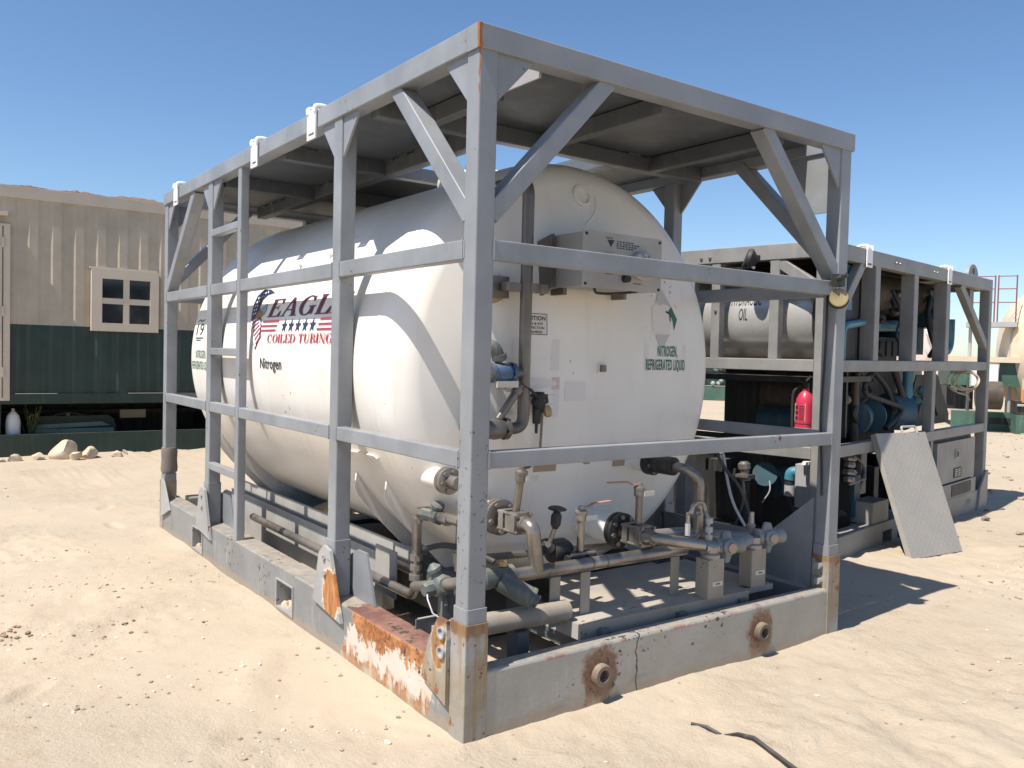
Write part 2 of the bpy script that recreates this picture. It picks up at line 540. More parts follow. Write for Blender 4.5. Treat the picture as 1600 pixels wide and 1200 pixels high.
def thing(name, label, cat, loc=(0, 0, 0), rot=(0, 0, 0), group=None):
    o = bpy.data.objects.new(name, None)
    COL.objects.link(o)
    o.location = loc
    o.rotation_euler = rot
    o['label'] = label
    o['category'] = cat
    if group:
        o['group'] = group
    return o


def tag(o, label, cat, group=None):
    o['label'] = label
    o['category'] = cat
    if group:
        o['group'] = group
    return o


def structure(o):
    o['kind'] = 'structure'
    return o


def text_mesh(body, width=None, height=None, bold=0.0):
    """flat filled text as (verts, faces); origin at lower left, scaled to the given size"""
    cu = bpy.data.curves.new('lettering', 'FONT')
    cu.body = body
    cu.size = 1.0
    cu.offset = bold
    cu.space_character = 1.0 + 5 * max(0.0, bold)
    cu.resolution_u = 3
    ob = bpy.data.objects.new('lettering', cu)
    COL.objects.link(ob)
    dg = bpy.context.evaluated_depsgraph_get()
    me = bpy.data.meshes.new_from_object(ob.evaluated_get(dg))
    vs = [Vector(v.co) for v in me.vertices]
    fs = [tuple(p.vertices) for p in me.polygons]
    bpy.data.objects.remove(ob)
    bpy.data.curves.remove(cu)
    bpy.data.meshes.remove(me)
    x0 = min(v.x for v in vs)
    x1 = max(v.x for v in vs)
    y0 = 0.0
    y1 = max(v.y for v in vs)
    sx = width / (x1 - x0) if width else None
    sy = height / (y1 - y0) if height else None
    sx = sx or sy
    sy = sy or sx
    return [((v.x - x0) * sx, v.y * sy) for v in vs], fs


def decal(name, mat, parent, items, fn, cut=0.03):
    """items: list of (verts2d, faces); mapped through fn(u, v, k) to 3D, cut in strips so that it follows the curve"""
    bm = bmesh.new()
    for k, (vs, fs) in enumerate(items):
        b = [bm.verts.new((a, c, k * 0.000002)) for a, c in vs]
        for f in fs:
            try:
                bm.faces.new([b[i] for i in f])
            except ValueError:
                pass
    if cut:
        lo = min(v.co.y for v in bm.verts)
        hi = max(v.co.y for v in bm.verts)
        t = lo + cut
        while t < hi:
            bmesh.ops.bisect_plane(bm, geom=bm.verts[:] + bm.edges[:] + bm.faces[:], plane_co=(0, t, 0), plane_no=(0, 1, 0))
            t += cut
    for v in bm.verts:
        v.co = fn(v.co.x, v.co.y, v.co.z)
    me = bpy.data.meshes.new(name)
    bm.to_mesh(me)
    bm.free()
    me.materials.append(mat)
    o = bpy.data.objects.new(name, me)
    COL.objects.link(o)
    o.parent = parent
    return o


def poly_item(pts):
    return (list(pts), [tuple(range(len(pts)))])


def rect_item(x0, x1, y0, y1):
    return poly_item([(x0, y0), (x1, y0), (x1, y1), (x0, y1)])


# ------------------------------------------------------------------ noise in numpy (for the sand)
def _hash(ix, iy, seed):
    h = (ix.astype(np.int64) * 374761393 + iy.astype(np.int64) * 668265263 + seed * 974634777) & 0x7fffffff
    h = ((h ^ (h >> 13)) * 1274126177) & 0x7fffffff
    return ((h ^ (h >> 16)) & 0xffff) / 65535.0


def vnoise(x, y, seed=0):
    ix, iy = np.floor(x), np.floor(y)
    fx, fy = x - ix, y - iy
    fx = fx * fx * (3 - 2 * fx)
    fy = fy * fy * (3 - 2 * fy)
    a, b = _hash(ix, iy, seed), _hash(ix + 1, iy, seed)
    c, d = _hash(ix, iy + 1, seed), _hash(ix + 1, iy + 1, seed)
    return (a + (b - a) * fx) * (1 - fy) + (c + (d - c) * fx) * fy - 0.5


def seg_dist(x, y, a, b):
    ax, ay = a
    bx, by = b
    t = np.clip(((x - ax) * (bx - ax) + (y - ay) * (by - ay)) / ((bx - ax) ** 2 + (by - ay) ** 2), 0, 1)
    return np.hypot(x - ax - t * (bx - ax), y - ay - t * (by - ay)), t


RIDGES = [((-0.85, 0.70), (-0.05, 1.48), 0.024, 0.13), ((-1.35, 1.95), (-0.10, 2.62), 0.022, 0.13), ((-3.4, 1.9), (-1.4, 3.2), 0.022, 0.12),
          ((-2.6, -0.2), (-1.3, 0.1), 0.025, 0.10), ((-0.9, -0.6), (0.2, -0.9), 0.012, 0.10), ((2.0, -1.6), (3.6, -0.3), 0.014, 0.2),
          ((4.0, -0.6), (6.5, 0.6), 0.02, 0.2), ((-2.2, 4.8), (-0.7, 6.4), 0.02, 0.2)]


def sand_height(x, y):
    x = np.asarray(x, float)
    y = np.asarray(y, float)
    wx = x + 0.25 * vnoise(x * 1.3, y * 1.3, 31)
    wy = y + 0.25 * vnoise(x * 1.3, y * 1.3, 32)
    h = 0.055 * vnoise(wx * 0.55, wy * 0.55, 1) + 0.030 * vnoise(wx * 1.6, wy * 1.6, 2)
    rough = np.clip(vnoise(x * 0.9, y * 0.9, 9) * 3.2 + 0.55, 0.18, 1.6)
    h = h + rough * (0.026 * vnoise(wx * 4.5, wy * 4.5, 3) + 0.020 * np.abs(vnoise(wx * 10, wy * 10, 4)) + 0.010 * vnoise(x * 22, y * 22, 5) + 0.005 * vnoise(x * 45, y * 45, 6))
    for a, b, amp, wd in RIDGES:
        d, t = seg_dist(wx, wy, a, b)
        h = h + 1.7 * amp * np.exp(-(d / wd) ** 2) * np.sin(np.pi * np.clip(t, 0.05, 0.95)) * (1 + 0.8 * vnoise(x * 5, y * 5, 12))
    # a few footprints
    rng = np.random.RandomState(5)
    for k in range(46):
        fx, fy = rng.uniform(-3.5, 4.5), rng.uniform(-2.2, 6.5)
        if -0.1 < fx < 2.6 and fy > -0.15:
            continue
        an = rng.uniform(0, 3.14)
        dx, dy = x - fx, y - fy
        m = (np.abs(dx) < 0.5) & (np.abs(dy) < 0.5)
        if not np.any(m):
            continue
        u = dx * np.cos(an) + dy * np.sin(an)
        v = -dx * np.sin(an) + dy * np.cos(an)
        q = (u / 0.13) ** 2 + (v / 0.055) ** 2
        h = h + np.where(m, -0.024 * np.exp(-q ** 1.5) + 0.008 * np.exp(-(np.sqrt(q) - 1.35) ** 2 / 0.06), 0)
    # tyre ruts with a chevron tread, worn and half blown over
    for (a, b, off) in (((-5.5, 4.4), (1.2, -2.6), 0.0), ((-5.5, 5.5), (-1.0, 2.2), 0.0), ((3.2, -2.0), (9.0, 1.2), 0.0)):
        ax, ay = a
        bx, by = b
        ln = math.hypot(bx - ax, by - ay)
        ux, uy = (bx - ax) / ln, (by - ay) / ln
        s_ = (wx - ax) * ux + (wy - ay) * uy
        d = -(wx - ax) * uy + (wy - ay) * ux
        keep = np.clip(vnoise(x * 0.8, y * 0.8, 40) * 4 + 0.55, 0, 1) * np.clip(s_ / 0.5, 0, 1) * np.clip((ln - s_) / 0.5, 0, 1)
        g = np.exp(-(d / 0.11) ** 4)
        lug_ = np.clip(np.sin((s_ + 0.5 * np.abs(d)) * 2 * np.pi / 0.085) * 1.6, -1, 1)
        h = h + keep * (-0.012 * g + 0.006 * g * lug_ + 0.012 * np.exp(-((np.abs(d) - 0.17) / 0.05) ** 2))
    # settle the sand round the two frames
    dA = np.hypot(np.maximum(np.maximum(-x, x - 2.47), 0), np.maximum(np.maximum(-y, y - 4.67), 0))
    k = np.clip(dA / 0.7, 0, 1)
    h = h * (0.30 + 0.70 * k) + 0.010 * np.exp(-(dA / 0.12) ** 2) * (1 + 2.2 * vnoise(x * 3.3, y * 3.3, 14)) - 0.012 * (1 - k)
    far = np.clip((np.hypot(x, y) - 25) / 200, 0, 1)
    return h * (1 - 0.7 * far) + far * 1.2 * vnoise(x * 0.02, y * 0.02, 21)


def axis_coords(lo, hi, step, far, growth=1.09):
    a = list(np.arange(lo, hi, step))
    s, p = step, a[-1]
    while p < far:
        s *= growth
        p += s
        a.append(p)
    s, p = step, a[0]
    pre = []
    while p > -far:
        s *= growth
        p -= s
        pre.append(p)
    return np.array(pre[::-1] + a)


def build_sand():
    xs = axis_coords(-3.6, 5.0, 0.026, 900)
    ys = axis_coords(-2.4, 5.2, 0.028, 900)
    X, Y = np.meshgrid(xs, ys, indexing='xy')
    Z = sand_height(X, Y)
    nx, ny = len(xs), len(ys)
    co = np.stack([X, Y, Z], -1).reshape(-1, 3)
    i = np.arange((ny - 1) * (nx - 1))
    r, c = i // (nx - 1), i % (nx - 1)
    a = r * nx + c
    q = np.stack([a, a + 1, a + nx + 1, a + nx], 1).astype(np.int32)
    me = bpy.data.meshes.new('sand_ground')
    me.vertices.add(len(co))
    me.vertices.foreach_set('co', co.ravel())
    me.loops.add(q.size)
    me.loops.foreach_set('vertex_index', q.ravel())
    me.polygons.add(len(q))
    me.polygons.foreach_set('loop_start', np.arange(0, q.size, 4, dtype=np.int32))
    me.polygons.foreach_set('loop_total', np.full(len(q), 4, dtype=np.int32))
    me.update()
    me.polygons.foreach_set('use_smooth', [True] * len(me.polygons))
    m = Mat('desert_sand', 0.95, 0.0, 0.15)
    n1 = m.noise(0.8, 5, 0.6)
    n2 = m.noise(6, 6, 0.65)
    n3 = m.noise(60, 4, 0.7)
    col = m.mix(m.step(n1, 0.32, 0.68), (0.435, 0.36, 0.27), (0.41, 0.345, 0.265))
    col = m.mix(m.math('MULTIPLY', m.math('MULTIPLY', m.step(n2, 0.48, 0.72), m.step(m.noise(0.55, 4, 0.6), 0.40, 0.62, 0.3, 1.0)), 0.55), col, (0.35, 0.265, 0.185))
    col = m.mix(m.math('MULTIPLY', m.step(n3, 0.60, 0.78), 0.35), col, (0.30, 0.22, 0.15))
    col = m.mix(m.math('MULTIPLY', m.step(n3, 0.36, 0.24), 0.4), col, (0.60, 0.505, 0.39))
    # scattered dark bits of debris and cracks of crust
    v = m.n('ShaderNodeTexVoronoi')
    m.put(v.inputs['Vector'], m.obj())
    v.inputs['Scale'].default_value = 11
    spk = m.math('MULTIPLY', m.step(v.outputs['Distance'], 0.13, 0.07), m.step(m.noise(1.6, 4), 0.46, 0.60))
    col = m.mix(m.math('MULTIPLY', spk, 0.7), col, (0.14, 0.10, 0.075))
    m.color(col)
    h = m.math('ADD', m.math('MULTIPLY', m.noise(14, 8, 0.68), 1.0), m.math('MULTIPLY', n3, 0.5))
    crust = m.step(m.noise(0.55, 4, 0.6), 0.40, 0.62, 0.22, 1.0)
    m.bump(m.math('MULTIPLY', h, crust), 0.7, 0.025)
    me.materials.append(m.m)
    o = bpy.data.objects.new('sand_ground', me)
    COL.objects.link(o)
    structure(o)
    return o


build_sand()

# ================================================================== TANK FRAME (origin at its near bottom corner)
W, L, H = 2.46, 4.67, 2.75
BT = 0.256
skid = thing('tank_skid', 'grey steel cage frame holding the white nitrogen tank with an eagle logo, nearest the camera', 'tank skid')


def beam_ring_section(y0, y1, holes, x0, x1, z0, z1):
    pass


# ---- base beams
LBW = 0.15        # left beam width
pk = [(1.745, 1.99), (3.46, 3.70)]
b = MB()
ys = [0.10]
for a0, a1 in pk:
    ys += [a0, a1]
ys += [L - 0.0]
z0, z1 = -0.08, BT
# the outer beam, built from pieces round the two fork pockets, edges rounded by a chamfer strip
for i in range(0, len(ys), 2):
    y0, y1 = ys[i], ys[i + 1]
    b.sweep([(LBW / 2, y0, (z0 + z1) / 2), (LBW / 2, y1, (z0 + z1) / 2)],
            [(x, z) for x, z in ((-LBW / 2, -(z1 - z0) / 2), (LBW / 2, -(z1 - z0) / 2), (LBW / 2, (z1 - z0) / 2 - 0.012), (LBW / 2 - 0.004, (z1 - z0) / 2 - 0.004), (LBW / 2 - 0.012, (z1 - z0) / 2),
                                 (-LBW / 2 + 0.012, (z1 - z0) / 2), (-LBW / 2 + 0.004, (z1 - z0) / 2 - 0.004), (-LBW / 2, (z1 - z0) / 2 - 0.012))])
for a0, a1 in pk:
    b.box(0.0, LBW, a0, a1, 0.185, BT)
    b.box(0.0, LBW, a0, a1, z0, 0.028)
b.build('base_beam', BASEM, skid, 40)
for a0, a1 in pk:      # lined fork pocket: four thin walls through the beam
    q = MB()
    q.box(-0.006, 0.30, a0 - 0.006, a0 + 0.006, 0.02, 0.192)
    q.box(-0.006, 0.30, a1 - 0.006, a1 + 0.006, 0.02, 0.192)
    q.box(-0.006, 0.30, a0 + 0.006, a1 - 0.006, 0.182, 0.192)
    q.box(-0.006, 0.30, a0 + 0.006, a1 - 0.006, 0.02, 0.032)
    q.build('fork_pocket', LUGPLAIN, skid)
    q = MB()
    rr = random.Random(3)
    for k in range(40):
        x, y = rr.uniform(0.02, 0.28), rr.uniform(a0 + 0.02, a1 - 0.02)
        s = rr.uniform(0.01, 0.03)
        q.lathe([(0, s), (s * 0.8, s * 0.7), (s * 1.2, 0.001)], (x, y, 0.03), (rr.uniform(-.3, .3), rr.uniform(-.3, .3), 1), 6)
    q.build('drifted_gravel', ROCKM, skid)['kind'] = 'stuff'


def rounded_beam(p0, p1, w, z0, z1, r=0.018):
    """horizontal beam with rounded upper edges"""
    hh = (z1 - z0) / 2
    ring = [(-w / 2, -hh), (w / 2, -hh)]
    for a in (0, 30, 60, 90):
        ring.append((w / 2 - r + r * cos(radians(a)), hh - r + r * sin(radians(a))))
    for a in (90, 120, 150, 180):
        ring.append((-w / 2 + r + r * cos(radians(a)), hh - r + r * sin(radians(a))))
    zc = (z0 + z1) / 2
    return MB().sweep([(*p0, zc), (*p1, zc)], ring)


rounded_beam((0.10, 0.045), (W - 0.06, 0.045), 0.09, z0, 0.262).build('base_beam', BASEM, skid)
rounded_beam((W - 0.07, 0.11), (W - 0.07, L), 0.14, z0, BT).build('base_beam', BASEM, skid)
rounded_beam((0.20, L - 0.06), (W - 0.15, L - 0.06), 0.12, z0, BT).build('base_beam', BASEM, skid)
# threaded bungs in the front beam
for bx in (0.70, 1.79):
    q = MB()
    q.lathe([(0, 0.050), (0.022, 0.050), (0.030, 0.044), (0.030, 0.027), (0.004, 0.024), (0.004, 0.0)], (bx, 0.0, 0.125), (0, -1, 0), 28, cap=False)
    q.build('bung', paint('bung_rust_%d' % (bx * 10), (0.13, 0.095, 0.07), 0.6, mottle=0.4, chips=0.03), skid)
    MB().lathe([(0, 0.026), (0.006, 0.026)], (bx, 0.0, 0.125), (0, -1, 0), 20).build('plug', DARK, skid)

# ---- corner blocks, sleeves, posts
PW = 0.088
corners = [(0.0, 0.0, 1, 1), (W, 0.0, -1, 1), (0.0, L, 1, -1), (W, L, -1, -1)]
for i, (cx, cy, sx, sy) in enumerate(corners):
    e = 0.105
    top = (0.452, 0.44, 0.40, 0.40)[i]
    xx = sorted((cx - sx * 0.004, cx + sx * e))
    yy = sorted((cy - sy * 0.004, cy + sy * e))
    MB().rbox(*xx, *yy, z0, top, 0.006).build('corner_block', CORNERM, skid)
    xi = sorted((cx + sx * 0.003, cx + sx * (PW + 0.016)))
    yi = sorted((cy + sy * 0.003, cy + sy * (PW + 0.016)))
    MB().rbox(*xi, *yi, top + 0.0005, top + 0.058, 0.012).build('post_sleeve', GREY, skid)
    xp = sorted((cx + sx * 0.010, cx + sx * (PW + 0.010)))
    yp = sorted((cy + sy * 0.010, cy + sy * (PW + 0.010)))
    MB().rbox(*xp, *yp, top + 0.05, 2.655, 0.008).build('corner_post', POSTM if i == 0 else GREY, skid)

# bolts on the inside of the right block
q = MB()
for zz in (0.30, 0.385):
    q.lathe([(0, 0.02), (0.03, 0.02)], (W - 0.105, 0.05, zz), (-1, 0, 0), 8)
q.build('bolt', LUGPLAIN, skid)


def holed_plate(poly, holes, o, u, v, t):
    """plate with hexagon-ish holes: built as a prism plus dark sunk discs"""
    m = MB().prism(poly, o, u, v, t)
    return m


# lug plates on the left side: near corner and the two middle posts
def lug(poly, x, t, mat, name='lug_plate'):
    return MB().prism(poly, (x, 0, 0), (0, 1, 0), (0, 0, 1), -t).build(name, mat, skid)


near_l = lug([(0.106, 0.11), (0.30, 0.17), (0.245, 0.34), (0.175, 0.446), (0.106, 0.446)], -0.003, 0.018, LUGNEAR)
for zz in (0.395, 0.318):
    MB().lathe([(0, 0.026), (0.012, 0.026), (0.012, 0.018), (0.002, 0.016), (0.002, 0)], (-0.021, 0.135, zz), (-1, 0, 0), 14, cap=False).build('bolt', LUGPLAIN, skid)
for yc, mt in ((1.285, LUGMID), (3.42, LUGPLAIN)):
    p = lug([(yc - 0.20, 0.17), (yc + 0.14, 0.21), (yc + 0.07, 0.47), (yc + 0.015, 0.515), (yc - 0.06, 0.50), (yc - 0.13, 0.33)], -0.004, 0.018, mt)
    # second plate behind the post
    MB().prism([(yc - 0.30, 0.257), (yc + 0.16, 0.257), (yc + 0.10, 0.40), (yc - 0.10, 0.50), (yc - 0.20, 0.50)], (0.112, 0, 0), (0, 1, 0), (0, 0, 1), 0.012).build('lug_plate', GREY, skid)
    for zz in (0.455, 0.375):
        MB().lathe([(0, 0.017), (0.010, 0.017)], (-0.0225, yc - 0.005 + (zz - 0.42) * 0.1, zz), (-1, 0, 0), 6).build('bolt', LUGPLAIN, skid)
lug([(L - 0.106, 0.11), (L - 0.35, 0.20), (L - 0.17, 0.40), (L - 0.106, 0.42)], -0.003, 0.018, LUGPLAIN)
# worn wrap on the far left post
MB().lathe([(0, 0.064), (0.03, 0.068), (0.10, 0.062), (0.16, 0.066), (0.2, 0.062)], (0.055, L - 0.055, 0.47), (0, 0, 1), 12).build('post_wrap', paint('grey_brown_wrap', (0.20, 0.17, 0.15), 0.9, mottle=0.3, bump=0.4), skid)

# mid posts: left and right sides
for sx, cx in ((1, 0.0), (-1, W)):
    for yc in (1.282, 3.415):
        xp = sorted((cx + sx * 0.010, cx + sx * (PW + 0.006)))
        MB().rbox(*xp, yc - 0.046, yc + 0.046, BT + 0.001, 2.655, 0.008).build('side_post', GREY, skid)
        xs_ = sorted((cx + sx * 0.004, cx + sx * (PW + 0.012)))
        MB().rbox(*xs_, yc - 0.053, yc + 0.053, BT + 0.0015, 0.545, 0.012).build('post_sleeve', GREY, skid)
# back middle post
MB().rbox(1.19, 1.27, L - 0.09, L - 0.01, BT, 2.655, 0.008).build('side_post', GREY, skid)

# ladder stile and rungs
MB().rbox(0.006, 0.062, 2.742, 2.805, BT + 0.001, 2.655, 0.008).build('ladder_stile', GREY, skid)
for zz in (2.30, 1.475, 0.67):
    MB().rhs((0.034, 2.796, zz), (0.034, 3.380, zz), 0.05, 0.05, r=0.006).build('ladder_rung', GREY, skid)


# ---- rails
def rail(p0, p1, h, d=0.06):
    MB().rhs(p0, p1, d, h, r=0.006).build('rail', GREY, skid)


for zt, h in ((1.943, 0.078), (1.12, 0.068)):
    z = zt - h / 2
    for x in (0.038, W - 0.038):
        segs = [(0.085, 1.247), (1.317, 3.380), (3.450, L - 0.085)]
        if x < 1:
            segs = [(0.085, 1.247), (1.317, 2.752), (2.796, 3.380), (3.450, L - 0.085)]
        for y0, y1 in segs:
            rail((x, y0, z), (x, y1, z), h)
    zz = z + (0.0 if zt > 1.5 else 0.0)
    rail((0.085, 0.040, zz), (W - 0.085, 0.040, zz), h)
    rail((0.085, L - 0.04, z), (W - 0.085, L - 0.04, z), h)

# weld beads where the rails meet the posts
wb = MB()
for zt_, h_ in ((1.943, 0.078), (1.12, 0.068)):
    z_ = zt_ - h_ / 2
    for x_, ys_ in ((0.038, (0.0985, 1.2355, 1.3285, 2.7415, 2.8055, 3.3685, 3.4615, L - 0.0985)), (W - 0.038, (0.0985, 1.2355, 1.3285, 3.3685, 3.4615))):
        for y_ in ys_:
            wb.rhs((x_, y_ - 0.0035, z_), (x_, y_ + 0.0035, z_), 0.066, h_ + 0.006, r=0.006)
    for x_ in (0.0985, W - 0.0985):
        wb.rhs((x_ - 0.0035, 0.040, z_), (x_ + 0.0035, 0.040, z_), 0.066, h_ + 0.006, r=0.006)
wb.build('weld_bead', GREY, skid)

# ---- roof perimeter
RZ0, RZ1 = 2.655, 2.75
for p0, p1 in (((0.0, 0.045, 2.7025), (W, 0.045, 2.7025)), ((0.0, L - 0.045, 2.7025), (W, L - 0.045, 2.7025))):
    MB().rhs(p0, p1, 0.09, 0.095, r=0.006).build('roof_beam', POSTM if p0[1] < 1 else GREY, skid)
for x in (0.045, W - 0.045):
    MB().rhs((x, 0.091, 2.7025), (x, L - 0.091, 2.7025), 0.09, 0.095, r=0.006).build('roof_beam', GREY, skid)


# ---- diagonal braces
def brace(p0, p1, w=0.075, d=0.085, up=(1, 0, 0)):
    MB().rhs(p0, p1, w, d, up=up, r=0.006).build('brace', GREY, skid)


zb, zt = 2.035, 2.67
for x in (0.057, W - 0.057):
    brace((x, 0.085, zb), (x, 0.705, zt), up=(1, 0, 0))
    brace((x, L - 0.085, zb - 0.05), (x, L - 0.83, zt), up=(1, 0, 0))
brace((0.085, 0.057, zb), (0.68, 0.057, zt), up=(0, 1, 0))
brace((W - 0.085, 0.057, 1.975), (W - 0.735, 0.057, zt), up=(0, 1, 0))
brace((0.085, L - 0.057, zb), (0.68, L - 0.057, zt), up=(0, 1, 0))
brace((W - 0.085, L - 0.057, zb), (W - 0.68, L - 0.057, zt), up=(0, 1, 0))


# ---- gusset plates under the roof beams
def gus_y(x, y0, y1, yc0, yc1, zlow):
    if yc1 is None:
        poly = [(y0, RZ0 + 0.001), (y1, RZ0 + 0.001), (yc0, zlow)]
    else:
        poly = [(y0, RZ0 + 0.001), (y1, RZ0 + 0.001), (yc1, zlow), (yc0, zlow)]
    MB().prism(poly, (x, 0, 0), (0, 1, 0), (0, 0, 1), 0.012).build('gusset', GREY, skid)


for x in (0.02, W - 0.032):
    for yc in (1.282, 3.415):
        gus_y(x, yc - 0.22, yc - 0.047, yc - 0.047, None, 2.46)
        MB().prism([(yc + 0.047, RZ0 + 0.001), (yc + 0.22, RZ0 + 0.001), (yc + 0.047, 2.46)], (x, 0, 0), (0, 1, 0), (0, 0, 1), 0.012).build('gusset', GREY, skid)
    MB().prism([(0.099, RZ0 + 0.001), (0.275, RZ0 + 0.001), (0.099, 2.47)], (x, 0, 0), (0, 1, 0), (0, 0, 1), 0.012).build('gusset', GREY, skid)
    MB().prism([(L - 0.275, RZ0 + 0.001), (L - 0.099, RZ0 + 0.001), (L - 0.099, 2.45)], (x, 0, 0), (0, 1, 0), (0, 0, 1), 0.012).build('gusset', GREY, skid)
for y in (0.02, L - 0.032):
    MB().prism([(0.099, RZ0 + 0.001), (0.275, RZ0 + 0.001), (0.099, 2.47)], (0, y, 0), (1, 0, 0), (0, 0, 1), -0.012).build('gusset', GREY, skid)
    MB().prism([(W - 0.275, RZ0 + 0.001), (W - 0.099, RZ0 + 0.001), (W - 0.099, 2.44)], (0, y, 0), (1, 0, 0), (0, 0, 1), -0.012).build('gusset', GREY, skid)
# big inner lifting plate in the far right corner
MB().prism([(0.10, RZ0), (0.52, RZ0), (0.46, 2.60), (0.20, 2.33), (0.10, 2.33)], (W - 0.075, 0, 0), (0, 1, 0), (0, 0, 1), 0.016).build('gusset', GREY, skid)


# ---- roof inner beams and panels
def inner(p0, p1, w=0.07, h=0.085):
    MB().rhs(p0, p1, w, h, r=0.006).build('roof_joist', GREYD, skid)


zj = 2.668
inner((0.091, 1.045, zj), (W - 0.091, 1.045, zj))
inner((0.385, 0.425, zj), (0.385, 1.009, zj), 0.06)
MB().box(0.356, 0.366, 0.091, 0.42, 2.635, 2.728).build('lit_hole_trim', PALEBOX, skid)  # grey-painted plate given a paler colour to look sunlit through the hole
MB().box(0.367, 0.415, 0.091, 0.42, 2.716, 2.7255).build('lit_hole_trim', PALEBOX, skid)  # same paler, sunlit-looking colour
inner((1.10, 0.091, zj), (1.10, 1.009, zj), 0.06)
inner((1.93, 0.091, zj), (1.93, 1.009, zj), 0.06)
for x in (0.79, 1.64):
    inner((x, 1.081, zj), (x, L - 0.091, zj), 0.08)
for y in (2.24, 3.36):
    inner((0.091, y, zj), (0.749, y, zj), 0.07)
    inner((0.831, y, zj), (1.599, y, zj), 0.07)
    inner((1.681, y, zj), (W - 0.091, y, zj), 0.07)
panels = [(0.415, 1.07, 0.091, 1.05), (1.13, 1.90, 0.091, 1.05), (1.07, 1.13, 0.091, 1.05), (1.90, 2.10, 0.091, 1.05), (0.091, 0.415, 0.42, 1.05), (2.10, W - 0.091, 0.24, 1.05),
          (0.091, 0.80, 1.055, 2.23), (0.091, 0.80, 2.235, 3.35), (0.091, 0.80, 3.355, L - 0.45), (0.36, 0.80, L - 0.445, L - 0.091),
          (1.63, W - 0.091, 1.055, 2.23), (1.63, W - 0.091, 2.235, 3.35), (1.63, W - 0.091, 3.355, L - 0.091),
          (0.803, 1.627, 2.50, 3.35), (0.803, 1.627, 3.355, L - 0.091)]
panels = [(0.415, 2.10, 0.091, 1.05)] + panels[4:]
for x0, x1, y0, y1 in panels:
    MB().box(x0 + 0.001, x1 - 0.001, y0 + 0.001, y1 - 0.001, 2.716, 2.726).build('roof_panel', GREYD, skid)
# stiffening lips (stitch welds) along the joists
rr = random.Random(8)
q = MB()
for y in (1.003, 2.20, 3.32):
    x = 0.12
    while x < 0.74 or (1.7 < x < 2.3):
        q.box(x, x + 0.10, y - 0.006, y + 0.001, 2.700, 2.7145)
        x += 0.17
        if 0.74 < x < 1.7:
            x = 1.72
for x in (0.747, 1.685):
    y = 1.15
    while y < 4.4:
        q.box(x - 0.004, x + 0.004, y, y + 0.10, 2.700, 2.7145)
        y += 0.19
q.build('stitch_weld', GREYD, skid)

# ---- white strap hooks over the top rails (lifted off one by one)


def hook(loc, rot, label, s=1.0):
    """plate with a slot at its foot, two hooks curling over the rail"""
    t = thing('strap_hook', label, 'hook', loc, (0, 0, rot), 'white hooks over the frame top rails')
    q = MB()
    wd, ht = 0.115 * s, 0.155 * s
    y = -0.004
    q.box(-wd / 2, wd / 2, y - 0.008, y, -ht + 0.034, 0.004)
    q.box(-wd / 2, -wd / 2 + 0.014, y - 0.008, y, -ht + 0.018, -ht + 0.034)
    q.box(wd / 2 - 0.014, wd / 2, y - 0.008, y, -ht + 0.018, -ht + 0.034)
    q.box(-wd / 2, wd / 2, y - 0.008, y, -ht, -ht + 0.018)
    q.build('hook_plate', HOOKW, t)
    for sx in (-1, 1):
        c = sx * (wd / 2 - 0.012)
        MB().pipe([(c, y - 0.004, -0.012), (c + sx * 0.004, y - 0.006, 0.018), (c + sx * 0.004, 0.04, 0.022), (c, 0.075, 0.010)], 0.0135, 0.015, 10).build('hook_arm', HOOKW, t)
    return t


for yy, lb in ((1.571, "white slotted hook on the tank frame's left top rail, beside the mid post gusset"),
               (2.454, "white slotted hook on the tank frame's left top rail, middle of three"),
               (4.25, "white slotted hook on the tank frame's left top rail, closest to the cabin")):
    hook((-0.001, yy, 2.752), -pi / 2, lb, 0.95)

# ================================================================== THE TANK
XC, ZC, R = 1.215, 1.43, 1.12
YT, RK, DISH, YB = 0.985, 0.20, 0.12, 4.12


def head_profile():
    out = []
    for k in range(15):
        a = pi / 2 * 0.8 * k / 14
        out.append((RK * sin(a), R - RK * (1 - cos(a))))
    d0, r0 = out[-1]
    for k in range(1, 13):
        s = 1 - k / 12
        out.append((d0 + DISH * (1 - s * s), r0 * s))
    return out


HP = head_profile()


def head_y(x, z):
    r = math.hypot(x - XC, z - ZC)
    for (d0, r0), (d1, r1) in zip(HP, HP[1:]):
        if r1 <= r <= r0:
            t = (r0 - r) / max(1e-9, r0 - r1)
            return YT - (d0 + (d1 - d0) * t)
    return YT


q = MB()
prof = [(YT - d, r) for d, r in HP[::-1]] + [(YT + 0.02, R), (YB - 0.02, R)] + [(YB + d, r) for d, r in HP]
q.lathe(prof, (XC, 0, ZC), (0, 1, 0), 160, cap=False)
tank = q.build('tank', TANKM, skid, 50)
for yy in (YT + 0.03, YB - 0.03):      # rolled seams
    MB().lathe([(-0.012, R - 0.002), (-0.006, R + 0.002), (0.006, R + 0.002), (0.012, R - 0.002)], (XC, yy, ZC), (0, 1, 0), 120, cap=False).build('seam', TANKM, tank)


def side(u, v, k):
    """u = distance towards the camera measured from y, v = arc above the horizontal centreline"""
    a = v / R
    rr_ = R + 0.0035 + k * 6
    return Vector((XC - rr_ * cos(a), u, ZC + rr_ * sin(a)))


def side_item(pts):
    return poly_item(pts)


# ---- serif capitals drawn as filled shapes
def arc(cx, cy, rx, ry, ix, iy, a0, a1, n=16):
    out = []
    for k in range(n):
        b0, b1 = radians(a0 + (a1 - a0) * k / n), radians(a0 + (a1 - a0) * (k + 1) / n)
        out.append([(cx + rx * cos(b0), cy + ry * sin(b0)), (cx + rx * cos(b1), cy + ry * sin(b1)), (cx + ix * cos(b1), cy + iy * sin(b1)), (cx + ix * cos(b0), cy + iy * sin(b0))])
    return out


